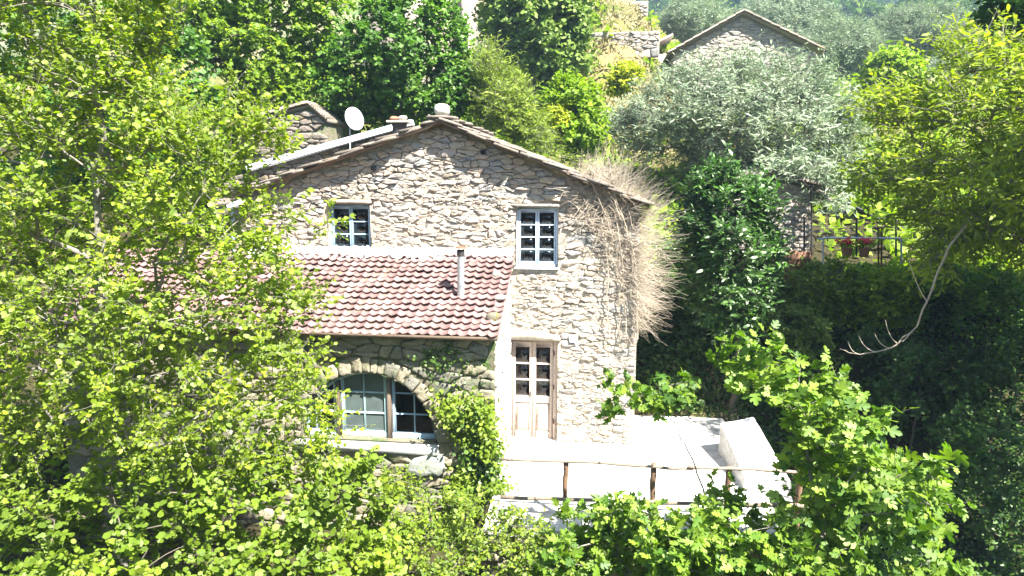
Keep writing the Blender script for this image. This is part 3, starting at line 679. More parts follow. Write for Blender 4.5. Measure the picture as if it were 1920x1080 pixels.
vis = [p for p in pA if p[:, 0].mean() > -7.2]; hid = [p for p in pA if p[:, 0].mean() <= -7.2]
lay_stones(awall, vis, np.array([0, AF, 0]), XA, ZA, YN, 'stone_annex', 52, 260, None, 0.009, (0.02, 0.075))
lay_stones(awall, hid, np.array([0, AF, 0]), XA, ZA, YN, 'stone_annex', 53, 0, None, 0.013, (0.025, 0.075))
g = np.random.default_rng(9); t = 0.02                                      # ring of voussoirs over the window
while t < math.pi - 0.08:
    dt = min(g.uniform(0.085, 0.22), math.pi - t); r1 = AR + VT * g.uniform(0.82, 1.04)
    tt = np.linspace(t, t + dt, 3)
    poly = np.array([(AC[0] + math.cos(a) * (AR + 0.0), AC[1] + math.sin(a) * (AR + 0.0)) for a in tt] + [(AC[0] + math.cos(a) * r1, AC[1] + math.sin(a) * r1) for a in tt[::-1]])
    s = stone_mesh(poly, g, 0.008, (0.035, 0.06))
    if s: MB().polys(s[1] @ np.stack([XA, ZA, YN]) + np.array([0, AF, 0]), s[2], g.uniform(0.55, 1)).build('voussoir', 'stone_annex', awall)
    t += dt
# right-hand return wall of the annex, limewashed rubble
pr = rubble((AF, -0.02, -0.3, 3.9), [(-1, 0, -AF), (1, 0, -0.03), (-(ROOF_TOP - ROOF_EAVE_Z) / -ROOF_EAVE_Y, 1, ROOF_TOP - 0.12)], [], (0.2, 0.4), (0.12, 0.2), 61)
lay_stones(awall, pr, np.array([AXR, 0, 0]), np.array([0, 1.0, 0]), ZA, XA, 'stone_white', 62, 100, None, 0.009, (0.01, 0.03))
# sill
V = []; 
for x in (sill[0], sill[1]): V += [(x, AF + 0.3, sill[3]), (x, AF - 0.14, sill[3] - 0.05), (x, AF - 0.12, sill[2] + 0.02), (x, AF + 0.02, sill[2])]
MB().polys(V, [(0, 1, 5, 4), (1, 2, 6, 5), (2, 3, 7, 6), (0, 3, 2, 1), (4, 5, 6, 7)]).build('window_sill', 'sill_concrete', annex)
bc = at(798, 868, AF); s_ = stone_mesh(np.array([(-.42, -.16), (-.2, -.25), (.3, -.24), (.43, -.05), (.4, .2), (.1, .26), (-.25, .12)]) + bc[[0, 2]], np.random.default_rng(4), 0.005, (0.13, 0.14))
MB().polys(s_[1] @ np.stack([XA, ZA, YN]) + np.array([0, AF, 0]), s_[2], 0.5).build('large_stone', 'boulder', annex)
# arched window: two posts, three lights, glazing bars that follow the curve
aw = empty('arched_window', (AC[0], AF + 0.25, AC[1]))
child(aw, annex); aw.location = (AC[0], AF + 0.25, AC[1]); aw.matrix_parent_inverse = Matrix.Translation(annex.location).inverted()
def child_w(o): child(o, aw); o.matrix_parent_inverse = Matrix.Translation((AC[0], AF + 0.25, AC[1])).inverted(); return o
yw = AF + 0.22
def arch_h(u, r): return math.sqrt(max(0, r * r - (u - AC[0]) ** 2))
th = np.linspace(0.0, math.pi, 25); fr_ = MB(); V = []
for yv in (yw - .04, yw + .04):
    for r in (AR - 0.075, AR - 0.004): V += [(AC[0] + math.cos(a) * r, yv, AC[1] + math.sin(a) * r) for a in th]
F = []
for q in range(24): F += [(q, q + 1, 26 + q, 25 + q), (50 + q, 75 + q, 76 + q, 51 + q), (q, 50 + q, 51 + q, q + 1), (25 + q, 26 + q, 76 + q, 75 + q)]
fr_.polys(V, F); child_w(fr_.build('frame', 'teal_paint'))
zb = AC[1] + 0.005
X1, X2 = float(at(637, 760, yw)[0]), float(at(732, 760, yw)[0])
for x in (X1, X2): child_w(MB().bar((x, yw - .03, zb), (x, yw - .03, AC[1] + arch_h(x, AR - 0.08)), 0.085, 0.12, (0, 1, 0), bev=0.006).build('post', 'old_wood'))
child_w(MB().bar((AC[0] - AR + .08, yw - .01, zb + .05), (X1 - .045, yw - .01, zb + .05), .07, .1, bev=.005).build('bottom_rail', 'blue_paint'))
child_w(MB().bar((X2 + .045, yw - .01, zb + .05), (AC[0] + AR - .08, yw - .01, zb + .05), .07, .1, bev=.005).build('bottom_rail', 'blue_paint'))
rows = [AC[1] + 0.5, AC[1] + 0.93]
lights = [(AC[0] - AR + 0.09, X1 - 0.05, [X1 - 0.5], 'white_blue_paint'), (X1 + 0.05, X2 - 0.05, [(X1 + X2) / 2], 'teal_paint'), (X2 + 0.05, AC[0] + AR - 0.09, [X2 + 0.5], 'blue_paint')]
for q, (a, b_, cs, mt) in enumerate(lights):
    fm = MB(); ys = yw - (0.0 if q != 1 else 0.015)
    for x in ((b_ - .03,) if q == 0 else (a + .035, b_ - .035) if q == 1 else (a + .03,)):
        fm.bar((x, ys, zb + .1), (x, ys, AC[1] + arch_h(x, AR - 0.08)), 0.062, 0.05, (0, 1, 0), bev=.004)
    if q == 1: fm.bar((a, ys, zb + .06), (b_, ys, zb + .06), .05, .115, bev=.004)
    child_w(fm.build('light_frame', mt))
    for x in cs: child_w(MB().bar((x, ys, zb + .11), (x, ys, AC[1] + arch_h(x, AR - 0.08)), 0.028, 0.03, (0, 1, 0), bev=.003).build('glazing_bar', mt))
    for z in rows:
        half = math.sqrt((AR - 0.08) ** 2 - (z - AC[1]) ** 2); l0, l1 = max(a, AC[0] - half), min(b_, AC[0] + half)
        if l1 - l0 > 0.08: child_w(MB().bar((l0, ys + .001, z), (l1, ys + .001, z), 0.03, 0.028, bev=.003).build('glazing_bar', mt))
    xs = [a] + cs + [b_]; zs = [zb + .1] + rows + [AC[1] + AR]
    for c in range(2):
        for r in range(3):
            k = 7; uu = np.linspace(xs[c], xs[c + 1], k); lo2 = zs[r]; hi2 = np.minimum(zs[r + 1], [AC[1] + arch_h(u, AR - 0.07) for u in uu])
            ok = hi2 > lo2 + 0.02
            if ok.sum() < 2: continue
            uu = uu[ok]; hi2 = hi2[ok]; k = len(uu); V = [(u, ys + .012, lo2) for u in uu] + [(u, ys + .012, h) for u, h in zip(uu, hi2)]
            child_w(MB().polys(V, [(w_, w_ + 1, k + w_ + 1, k + w_) for w_ in range(k - 1)]).build('pane', 'reflect_tone_glass' if q == 1 else 'glass'))
nu = 30; uu = np.linspace(X1 + .03, X2 - .03, nu); yy = yw + .07 + .018 * np.sin(np.arange(nu) * 1.7); V = [(u, y, AC[1] + .03) for u, y in zip(uu, yy)] + [(u, y, AC[1] + AR - .12) for u, y in zip(uu, yy)]
child_w(MB().polys(V, [(q, q + 1, nu + q + 1, nu + q) for q in range(nu - 1)]).build('curtain', 'curtain'))

# tiled roof
rs = MB(); RY0, RZ0, RY1, RZ1 = ROOF_EAVE_Y, ROOF_EAVE_Z, -0.03, ROOF_TOP
rl = math.hypot(RY1 - RY0, RZ1 - RZ0); ra = math.atan2(RZ1 - RZ0, RY1 - RY0); rd = np.array([0, math.cos(ra), math.sin(ra)]); rn = np.array([0, -math.sin(ra), math.cos(ra)])
RXR = AXR + 0.12
V = [np.array([x, RY0, RZ0]) + rd * t_ + rn * h for x in (AL - .1, RXR - .03) for t_ in (0.05, rl) for h in (-0.12, -0.03)]
rs.polys(V, [(0, 1, 3, 2), (4, 6, 7, 5), (0, 4, 5, 1), (2, 3, 7, 6), (0, 2, 6, 4), (1, 5, 7, 3)])
tr = rs.build('tiled_roof', 'old_wood', annex)
TW, TL, NR = 0.188, 0.255, 15
step = rl / NR
def tile_geo():
    k = 9; s = np.linspace(0, 1, k); prof = 0.021 * np.cos(s * 2 * math.pi * 1.0 + 0.5) + 0.007 * np.cos(s * 4 * math.pi)
    x = (s - 0.5) * (TW + 0.012); V = []
    for (yy, zz) in ((0.0, -0.006), (-0.004, 0.006), (0.02, 0.014), (TL, -0.03)): V += [(x[q], yy, prof[q] + zz) for q in range(k)]
    F = []
    for r in range(3): F += [(r * k + q, r * k + q + 1, (r + 1) * k + q + 1, (r + 1) * k + q) for q in range(k - 1)]
    return np.array(V), F
TV, TF = tile_geo()
o = MB().polys(TV, TF, 0.0).build('roof_tile', 'tile', smooth=False); tile_me = o.data; bpy.data.objects.remove(o)
g = np.random.default_rng(17); rest = MB(); cnt = 0
ncol = int((RXR - AL + 0.2) / TW)
for c in range(ncol):
    for r in range(NR):
        sag = 0.02 * math.sin(c * 0.31) + 0.012 * math.sin(c * 0.9 + r)
        o_ = np.array([RXR - TW * (c + 0.5), RY0, RZ0]) + rd * (step * r - 0.02 + g.normal(0, 0.009)) + rn * (0.04 + sag + g.normal(0, 0.005))
        m4 = Matrix.Translation(o_) @ Matrix.Rotation(ra - 0.10 + g.normal(0, 0.014), 4, 'X') @ Matrix.Rotation(g.normal(0, 0.016), 4, 'Z') @ Matrix.Rotation(g.normal(0, 0.02), 4, 'Y')
        if c < 20: link_copy('roof_tile', tile_me, tr, m4); cnt += 1
        else:
            mm = np.array(m4); rest.polys(TV @ mm[:3, :3].T + mm[:3, 3], TF, g.random())
tag(rest.build('far_roof_tiles', 'tile', tr), kind='stuff')
# limewashed mortar band against the house wall
k = 110; xs = np.linspace(-7.9, AXR + 0.1, k); g = np.random.default_rng(2); V = []
for x in xs:
    e = g.normal(0, 0.014); e = e * 2.2 + 0.05 * math.sin(x * 2.3) * math.sin(x * 5.1 + 1); V += [(x, -0.26 + e, RZ1 - 0.085 + 0.5 * e), (x, -0.16 + e, RZ1 + 0.01 + 0.3 * e), (x, -0.075 + 0.4 * e, RZ1 + 0.09 + g.normal(0, 0.022)), (x, 0.02, RZ1 + 0.13 + g.normal(0, 0.03))]
MB().polys(V, [(4 * q + r, 4 * q + 4 + r, 4 * q + 5 + r, 4 * q + 1 + r) for q in range(k - 1) for r in range(3)], 0.5).build('mortar_band', 'limewash', annex, smooth=True)
# flue
fb = at(864, 561, -1.2); fb = np.array([fb[0], 0, 0])
for it in range(30):
    Yf = -2.4 + it * 0.08; q = at(864, 559, Yf)
    if q[2] <= RZ0 + (Yf - RY0) * math.tan(ra) + 0.03: fb = q; break
ft = at(864, 470, fb[1])
fl = empty('flue_pipe', fb, 'grey metal flue pipe with a dark cap rising from the red tiles', 'flue pipe')
V, F = tubes(np.array([[fb - np.array([0, 0, .15]), fb + (ft - fb) * .5, ft]]), 0.072, 14); MB().add(V, F).build('pipe', 'zinc', fl, smooth=True)
V, F = tubes(np.array([[fb + (ft - fb) * .27, fb + (ft - fb) * .29]]), 0.079, 14); MB().add(V, F).build('clamp', 'zinc', fl)
V, F = tubes(np.array([[ft + np.array([0, 0, -.10]), ft + np.array([0, 0, .02])]]), 0.082, 14); MB().add(V, F).build('collar', 'dark_metal', fl)
V, F = tubes(np.array([[ft + np.array([0, 0, .05]), ft + np.array([0, 0, .06]), ft + np.array([0, 0, .10])]]), np.array([[.13, .13, .01]]), 14); MB().add(V, F).build('cap', 'rust', fl)
for q in range(3):
    a = q * 2.1; MB().bar(ft + np.array([math.cos(a) * .07, math.sin(a) * .07, -.02]), ft + np.array([math.cos(a) * .08, math.sin(a) * .08, .055]), .012, .006, (1, 0.3, 0)).build('cap_leg', 'dark_metal', fl)
for (px_, py_, r, lb, sd_) in ((931, 514, 0.105, 'grey lichened stone lying on the tiles, highest of three by the verge', 1), (938, 557, 0.13, 'flat pale grey stone lying on the red tiles right of the flue', 2), (924, 594, 0.135, 'dark mossy stone lying near the lower edge of the tiles', 3)):
    for it in range(60):
        Yf = -2.6 + it * 0.045; q = at(px_, py_, Yf)
        if q[2] <= RZ0 + (Yf - RY0) * math.tan(ra) + 0.06: break
    o = blob(q + np.array([0, 0, -0.01]), (r, r * .85, r * (0.45 if sd_ == 2 else 0.72)), 60 + sd_, 'roof_stone', 'boulder' if sd_ != 3 else 'mossy_rock', flat=0.2, amp=0.14); tag(o, lb, 'stone', 'stones weighing down the tiles')

# ------------------------------------------------------------------ terrace
TF_Y = -4.0
tm = MB()
xs = np.linspace(AXR + 0.03, 3.35, 40); ysx = np.linspace(TF_Y, 2.0, 40); X, Y = np.meshgrid(xs, ysx)
Xc = X + np.where(np.isclose(X, xs[-1]), noise2(Y, X, 1.3) * 0.12, 0); Yc = Y + np.where(np.isclose(Y, TF_Y), noise2(X, Y, 1.1) * 0.06, 0)
Z = noise2(X, Y, 1.6) * 0.008; Z = np.where(np.isclose(Y, TF_Y), Z - 0.02, Z)
i = (np.arange(39)[:, None] * 40 + np.arange(39)[None]).ravel(); tm.add(np.stack([Xc, Yc, Z], -1).reshape(-1, 3), np.stack([i, i + 1, i + 41, i + 40], 1))
tm.polys(np.concatenate([np.stack([Xc[0], Yc[0], Z[0]], -1), np.stack([Xc[0], Yc[0], Z[0] - 0.14], -1)]), [(q, 40 + q, 41 + q, q + 1) for q in range(39)])
tag(tm.build('terrace', 'terrace_concrete', smooth=False), kind='structure')
rw = MB().polys([(AXR, TF_Y + .06, -0.12), (3.3, TF_Y + .06, -0.12), (3.3, TF_Y + .06, -3), (AXR, TF_Y + .06, -3), (AXR, AF, -0.12), (AXR, AF, -3)], [(0, 3, 2, 1), (0, 4, 5, 3)])
ret = rw.build('retaining_wall', 'mortar_annex'); tag(ret, 'rough stone retaining wall under the front edge of the white terrace', 'wall')
lay_stones(ret, rubble((AXR, 3.3, -2.2, -0.13), [(-1, 0, -AXR), (1, 0, 3.3), (0, 1, -0.13)], [], (0.25, 0.6), (0.14, 0.26), 71), np.array([0, TF_Y + .06, 0]), XA, ZA, YN, 'stone_annex', 72, 40)
# rustic railing of peeled poles
rail_Y = -3.5
rg = empty('log_railing', (0.6, rail_Y, 0), 'rustic railing of peeled poles along the front of the white terrace', 'railing')
def log(pts, r, name, mat, seed):
    g = np.random.default_rng(seed); pts = np.array(pts, float); k = 12; t = np.linspace(0, 1, len(pts)); tt = np.linspace(0, 1, k)
    P = np.stack([np.interp(tt, t, pts[:, q]) for q in range(3)], 1); P[1:-1] += g.normal(0, 0.006, (k - 2, 3))
    R = r * (1 + g.normal(0, 0.07, k)); R2 = np.concatenate([[0.001], R, [0.001]]); P2 = np.concatenate([P[:1], P, P[-1:]])
    P2[0] -= (P[1] - P[0]) * 0.001; P2[-1] += (P[-1] - P[-2]) * 0.001
    V, F = tubes(P2[None], R2[None], 9); return MB().add(V, F, g.random()).build(name, mat, rg, smooth=True)
for q, (px_, yt, wd) in enumerate(((1060, 868, 0.047), (1225, 872, 0.05), (1366, 878, 0.052), (1500, 886, 0.05))):
    t_ = at(px_, yt, rail_Y); log([(t_[0], rail_Y, -0.12), (t_[0] + 0.01, rail_Y, t_[2] + 0.03)], wd, 'post', 'post_wood', 80 + q)
log([at(938, 861, rail_Y - .07), at(1100, 867, rail_Y - .07), at(1240, 876, rail_Y - .07), at(1300, 880, rail_Y - .07)], 0.029, 'rail', 'rail_wood', 90)
log([at(1290, 876, rail_Y - .08), at(1400, 880, rail_Y - .08), at(1530, 888, rail_Y - .08)], 0.028, 'rail', 'rail_wood', 91)
log([at(938, 932, rail_Y - .08), at(1100, 938, rail_Y - .08), at(1300, 944, rail_Y - .08), at(1530, 950, rail_Y - .08)], 0.036, 'lower_rail', 'rail_wood', 92)
# concrete parapet block at the right end of the terrace
b0 = at(1347, 848, -0.15); 
V = np.array([[2.82, -0.2, -.1], [3.75, 0.15, -.1], [3.85, -2.25, -.1], [2.98, -2.05, -.1], [2.84, -0.18, .66], [3.6, 0.1, .74], [3.8, -2.2, .30], [3.0, -2.0, .24]])
k = 12
def quad_grid(a, b_, c, d, k, amp, seed, mb):
    s = np.linspace(0, 1, k); S_, T_ = np.meshgrid(s, s); P = (1 - S_)[..., None] * (1 - T_)[..., None] * a + S_[..., None] * (1 - T_)[..., None] * b_ + S_[..., None] * T_[..., None] * c + (1 - S_)[..., None] * T_[..., None] * d
    P = P + np.stack([noise2(P[..., 1], P[..., 2], 3, 1), noise2(P[..., 0], P[..., 2], 3, 2), noise2(P[..., 0], P[..., 1], 3, 3)], -1) * amp
    i = (np.arange(k - 1)[:, None] * k + np.arange(k - 1)[None]).ravel(); mb.add(P.reshape(-1, 3), np.stack([i, i + 1, i + k + 1, i + k], 1))
bl = MB()
for q in ((0, 1, 5, 4), (1, 2, 6, 5), (2, 3, 7, 6), (3, 0, 4, 7), (4, 5, 6, 7)): quad_grid(*[V[z] for z in q], 12, 0.006, 1, bl)
tag(bl.build('concrete_parapet', 'block_concrete', smooth=False), 'low weathered concrete parapet with sloping top at the terrace right end', 'wall')
# ------------------------------------------------------------------ vegetation
OVAL = (np.array([(0, 0, 0), (.32, .25, .05), (.32, -.25, .05), (.72, .23, .02), (.72, -.23, .02), (1, 0, -.06)]), np.array([(0, 2, 1), (1, 2, 4), (1, 4, 3), (3, 4, 5)]))
ROUND = (np.array([(0, 0, 0), (.25, .33, .05), (.25, -.33, .05), (.75, .34, .02), (.75, -.34, .02), (1, 0, -.04)]), OVAL[1])
BLUNT = (np.array([(0, 0, 0), (.42, .33, .06), (.42, -.33, .05), (.93, .17, -.03), (.9, -.19, -.02)]), np.array([(0, 2, 1), (1, 2, 4), (1, 4, 3)]))
LONG = (np.array([(0, 0, 0), (.35, .14, .04), (.35, -.14, .04), (.75, .12, .0), (.75, -.12, .0), (1, 0, -.1)]), OVAL[1])
THIN = (np.array([(0, 0, 0), (.5, .1, .02), (.5, -.1, .02), (1, 0, -.04)]), np.array([(0, 2, 1), (1, 2, 3)]))
DIAM = (np.array([(0, 0, 0), (.45, .36, .06), (.5, -.36, .06), (1, 0, -.05)]), np.array([(0, 2, 1), (1, 2, 3)]))
_r = [(0, .0), (.06, .28), (.30, .40), (.26, .24), (.58, .40), (.72, .33), (.60, .15), (.86, .17), (1.0, .0), (.86, -.17), (.60, -.15), (.72, -.33), (.58, -.40), (.26, -.24), (.30, -.40), (.06, -.28)]
FIG = (np.array([(.35, 0, -.03)] + [(x, y, .05 * abs(y) * 3 - .10 * x * x) for x, y in _r]), np.array([(0, 1 + (q + 1) % 16, 1 + q) for q in range(16)]))

def leaves(O, D, Nn, S, tpl, rv, mb=None):
    """one blade for each origin O, pointing along D, facing Nn, of length S"""
    mb = mb or MB(); T, F = tpl; D = nrm(D); Yv = nrm(np.cross(Nn, D)); Zv = np.cross(D, Yv); N = len(O); k = len(T)
    V = O[:, None] + S[:, None, None] * (T[None, :, 0:1] * D[:, None] + T[None, :, 1:2] * Yv[:, None] + T[None, :, 2:3] * Zv[:, None])
    Fa = (np.arange(N)[:, None, None] * k + F[None]).reshape(-1, 3)
    return mb.add(V.reshape(-1, 3), Fa, np.repeat(rv, k))
def in_poly(px_, py_, poly):
    poly = np.asarray(poly, float); ins = np.zeros(len(px_), bool); j = len(poly) - 1
    for q in range(len(poly)):
        a, b_ = poly[q], poly[j]
        c = ((a[1] > py_) != (b_[1] > py_)) & (px_ < (b_[0] - a[0]) * (py_ - a[1]) / (b_[1] - a[1] + 1e-9) + a[0]); ins ^= c; j = q
    return ins
def edge_dist(px_, py_, poly):
    poly = np.asarray(poly, float); d = np.full(len(px_), 1e9); P = np.stack([px_, py_], 1)
    for q in range(len(poly)):
        a, b_ = poly[q], poly[(q + 1) % len(poly)]; e = b_ - a; t = np.clip(((P - a) @ e) / (e @ e), 0, 1); d = np.minimum(d, np.linalg.norm(P - a - t[:, None] * e, axis=1))
    return d
def sample_crown(poly, Y, th, n_, g, rim=0.0):
    """points through a crown whose outline was surveyed at depth Y; it is th deep either way and rounds off to its rim"""
    poly = np.asarray(poly, float); lo_, hi_ = poly.min(0), poly.max(0); out = []; c = 0
    while c < n_:
        p = g.uniform(lo_, hi_, (n_ * 3, 2)); p = p[in_poly(p[:, 0], p[:, 1], poly)]
        p = p[(edge_dist(p[:, 0], p[:, 1], poly) * mpp(Y) > rim) | (g.random(len(p)) < 0.12)]; out.append(p); c += len(p)
    p = np.concatenate(out)[:n_]
    d = edge_dist(p[:, 0], p[:, 1], poly) * mpp(Y); half = np.minimum(th, 0.25 + d * 1.1)
    u = g.uniform(-1, 1, n_); u = np.sign(u) * np.abs(u) ** 0.7
    Yv = Y + u * half
    ctr = at(p[:, 0], p[:, 1], np.full(n_, Y)); q = ctr.copy(); q[:, 1] = Yv       # keeps its height and breadth, spreads in depth
    return q
def skeleton(C, trunk, r_tip, g, trunk_r):
    """join every clump to the nearest wood that is nearer the trunk; thickness follows what each limb carries"""
    tr = np.asarray(trunk, float); t = np.linspace(0, 1, len(tr)); tt = np.linspace(0, 1, 24); T = np.stack([np.interp(tt, t, tr[:, q]) for q in range(3)], 1)
    T[1:-1] += g.normal(0, 0.02 * np.linalg.norm(tr[-1] - tr[0]) / 6, (22, 3))
    nodes = [*T]; par = [q - 1 for q in range(24)]
    dT = np.array([np.min(np.linalg.norm(T - c, axis=1)) for c in C]); order = np.argsort(dT)
    for q in order:
        N = np.array(nodes); d = N - C[q]; dist = np.linalg.norm(d, axis=1) + np.maximum(0, d[:, 2]) * 2.0 + (np.arange(len(N)) < 5) * 3
        j = int(np.argmin(dist)); nodes.append(C[q]); par.append(j)
    N = np.array(nodes); par = np.array(par); cnt = np.ones(len(N)) 
    for q in range(len(N) - 1, 0, -1): cnt[par[q]] += cnt[q]
    R = r_tip * cnt ** 0.45
    return N, par, R, T
def tree(name, label, cat, poly, Y, th, ncl, twigs, per, leaf, tl, tpl, mat, bark, trunk, trunk_r, seed, up=0.5, spread=0.35, r_tip=0.008, group=None, twig_wood=True, single=0, extra=None, flat=0.55, lvar=0.3, cvar=0.25, nj=0.42):
    g = np.random.default_rng(seed)
    C = sample_crown(poly, Y, th, ncl, g, tl * 0.45)
    if extra is not None: C = np.concatenate([C, extra])
    T0 = np.array(trunk, float); root = empty(name, T0[0], label, cat, group)
    N, par, R, T = skeleton(C, T0, r_tip, g, trunk_r)
    V, F = tubes(T[None], (np.linspace(1, 0.18, 24) * trunk_r)[None], 9); MB().add(V, F, g.random()).build('trunk', bark, root, smooth=True)
    ch_ = np.arange(24, len(N)); a = N[par[ch_]]; b_ = N[ch_]; L = np.linalg.norm(b_ - a, axis=1, keepdims=True)
    P = bez(a, b_, np.stack([g.normal(0, .08, len(a)), g.normal(0, .08, len(a)), g.uniform(-.02, .16, len(a))], 1) * L, 5)
    Rb = np.minimum(R[ch_], trunk_r * 0.5); Ra = np.minimum(R[par[ch_]], np.minimum(trunk_r * 0.6, Rb * 1.7)); w_ = np.linspace(0, 1, 5)[None]
    V, F = tubes(P, Ra[:, None] * (1 - w_) + Rb[:, None] * w_, 5); bm = MB().add(V, F, 0.5)
    ctr = C.mean(0); Cn = nrm((C - ctr) * np.array([1, 1.3, 1]))
    k = len(C) * twigs; O = np.repeat(C, twigs, 0) + g.normal(0, tl * 0.22, (k, 3)); Dr = nrm(np.repeat(Cn, twigs, 0) * 0.75 + g.normal(0, spread * 2, (k, 3)) + np.array([0, 0, up])); Lt = tl * g.uniform(0.5, 1.25, k)
    if twig_wood:
        E_ = O + Dr * Lt[:, None]; st = np.repeat(C, twigs, 0); V, F = tubes(bez(st, E_, np.array([0, 0, .1 * tl]) + (O - st) * .6, 3), np.array([[.7, .5, .25]]) * r_tip, 3); bm.add(V, F, 0.7)
    bm.build('branches', bark, root, smooth=True)
    t = (np.arange(per)[None] + g.uniform(0.1, .9, (k, per))) / per; sd_ = np.where(np.arange(per)[None] % 2, 1, -1) * np.ones((k, 1))
    LO = (O[:, None] + Dr[:, None] * (t * Lt[:, None])[..., None]).reshape(-1, 3); D3 = np.repeat(Dr, per, 0); n_ = len(LO)
    sidev = nrm(np.cross(D3, np.array([0, 0, 1.0]) + g.normal(0, .3, (n_, 3))))
    LD = nrm(D3 * 0.55 + sidev * (sd_.reshape(-1, 1)) * 0.85 + g.normal(0, .35, (n_, 3)) + np.array([0, 0, -.12]))
    NN = np.array([0.12, -0.12, 1.0]) * flat * 0.6 + np.array(SUN) * 0.5 + np.repeat(np.repeat(Cn, twigs, 0), per, 0) * 0.35 + g.normal(0, nj, (n_, 3))
    S = leaf * (1 + g.normal(0, lvar, n_)).clip(0.45, 1.7)
    rv = np.clip(np.repeat(np.repeat(g.uniform(0, cvar * 2, len(C)), twigs), per) + g.uniform(0, 1 - cvar * 2 + 0.001, n_), 0, 0.999)
    if single:
        d = np.linalg.norm(LO - CAM, axis=1) / S; v = LO - CAM; zc = v @ _fw; sx = 960 + CAM_F * (v @ _rt) / zc; sy = 540 - CAM_F * (v @ _up) / zc
        d = d + np.where((sx < 20) | (sx > 1900) | (sy < 20) | (sy > 1060), 1e6, 0) + (LO[:, 1] - LO[:, 1].min()) * 12 / leaf * 0.1
        od = np.argsort(d); sel = od[:single]; keep = od[single:]
        proto = leaves(np.zeros((1, 3)), np.array([[1.0, 0, 0]]), np.array([[0, 0, 1.0]]), np.ones(1), tpl, np.zeros(1)).build('leaf', mat); me = proto.data; bpy.data.objects.remove(proto)
        for q in sel:
            dd = nrm(LD[q]); yv = nrm(np.cross(NN[q], dd)); zv = np.cross(dd, yv); m4 = Matrix(np.vstack([np.c_[np.stack([dd, yv, zv], 1) * S[q], LO[q]], [0, 0, 0, 1]]).tolist())
            link_copy('leaf', me, root, m4)
        LO, LD, NN, S, rv = LO[keep], LD[keep], NN[keep], S[keep], rv[keep]
    cr = leaves(LO, LD, NN, S, tpl, rv).build('crown', mat, root); cr['kind'] = 'stuff'
    return root
def clone_tree(root, loc, rz, s, label, name=None):
    """a copy of a tree with its trunk, branches and crown, standing elsewhere"""
    r = root.copy(); col.objects.link(r); r.location = loc; r['label'] = label
    for c in [c for c in bpy.data.objects if c.parent == root]:
        k = c.copy(); col.objects.link(k); k.parent = r; k.matrix_parent_inverse = c.matrix_parent_inverse.copy()
    r.rotation_euler = (0, 0, rz); r.scale = (s, s, s)
    return r
def A3(*pts): return np.array([at(x, y, Y_) for x, y, Y_ in pts])
def gpt(x, y): return np.array([x, y, float(ground_z(x, y)) - 0.15])

# the tall light-green tree in the left foreground
pl = [(-160, -90), (330, -90), (335, 40), (300, 110), (350, 200), (400, 130), (470, 150), (475, 215), (545, 225), (560, 285), (500, 340), (480, 410), (600, 425), (610, 470), (520, 520), (600, 560), (575, 615), (665, 630), (655, 670), (570, 690), (620, 740), (650, 800), (640, 860), (560, 900), (330, 880), (250, 840), (60, 900), (-160, 860)]
tree('alder_tree', 'tall light-green tree filling the left foreground before the annex', 'tree', pl, -5.9, 1.4, 720, 9, 13, 0.064, 0.44, BLUNT, 'leaf_alder', 'bark_grey',
     np.vstack([gpt(-6.2, -5.9), A3((208, 1000, -5.9), (196, 700, -5.9), (182, 350, -5.9), (176, 20, -5.9))]), 0.115, 101, up=0.8, r_tip=0.0055, cvar=0.25, lvar=0.42, nj=0.5)
pl = [(-150, 820), (90, 900), (240, 860), (330, 860), (560, 880), (700, 860), (740, 930), (760, 1020), (720, 1160), (300, 1180), (-150, 1180)]
tree('hazel_bush', 'dense leafy bush under the tall tree in the lower left corner', 'bush', pl, -6.4, 1.3, 300, 8, 9, 0.085, 0.36, ROUND, 'leaf_bramble', 'bark', np.vstack([gpt(-4.6, -6.4), A3((330, 1130, -6.4), (350, 960, -6.4))]), 0.05, 102, r_tip=0.005)
pl = [(690, 880), (760, 900), (830, 930), (930, 960), (1010, 975), (1080, 985), (1080, 1160), (680, 1160)]
tree('bramble_bush', 'bright green bramble below the creeper at the bottom middle', 'bush', pl, -5.2, 0.9, 190, 8, 9, 0.062, 0.3, OVAL, 'leaf_bramble', 'bark', np.vstack([gpt(-1.6, -5.2), A3((860, 1130, -5.2), (870, 1040, -5.2))]), 0.03, 103, r_tip=0.004)

# fig trees
pl = [(1340, 690), (1430, 640), (1460, 625), (1500, 690), (1570, 690), (1625, 740), (1640, 800), (1700, 770), (1740, 850), (1775, 890), (1760, 1000), (1790, 1160), (1480, 1160), (1500, 1000), (1470, 900), (1500, 850), (1450, 780), (1400, 750)]
fe = A3((1240, 735, -5.6), (1285, 745, -5.7), (1200, 760, -5.5), (1150, 720, -5.5), (1160, 790, -5.5), (1300, 720, -5.6), (1225, 720, -5.4))
tree('fig_tree', 'large-leaved fig tree standing at the right end of the terrace railing', 'tree', pl, -5.4, 1.1, 135, 5, 6, 0.14, 0.4, FIG, 'leaf_fig', 'bark_grey',
     np.vstack([gpt(2.7, -5.4), A3((1530, 1130, -5.4), (1530, 960, -5.4), (1500, 760, -5.4))]), 0.06, 111, up=0.6, r_tip=0.006, single=170, flat=0.4, nj=0.62, lvar=0.4)
tree('young_fig_tree', 'slender young fig with a few leaf tufts in front of the house corner', 'tree', [(1130, 705), (1200, 700), (1300, 705), (1315, 745), (1260, 790), (1190, 760), (1140, 800)], -5.0, 0.35, 26, 3, 5, 0.125, 0.26, FIG, 'leaf_fig', 'bark_grey',
     np.vstack([gpt(0.95, -5.0), A3((1345, 1010, -5.0), (1305, 880, -5.0), (1268, 800, -5.0), (1240, 735, -5.0))]), 0.02, 112, up=0.4, r_tip=0.0045, single=60, nj=0.6)
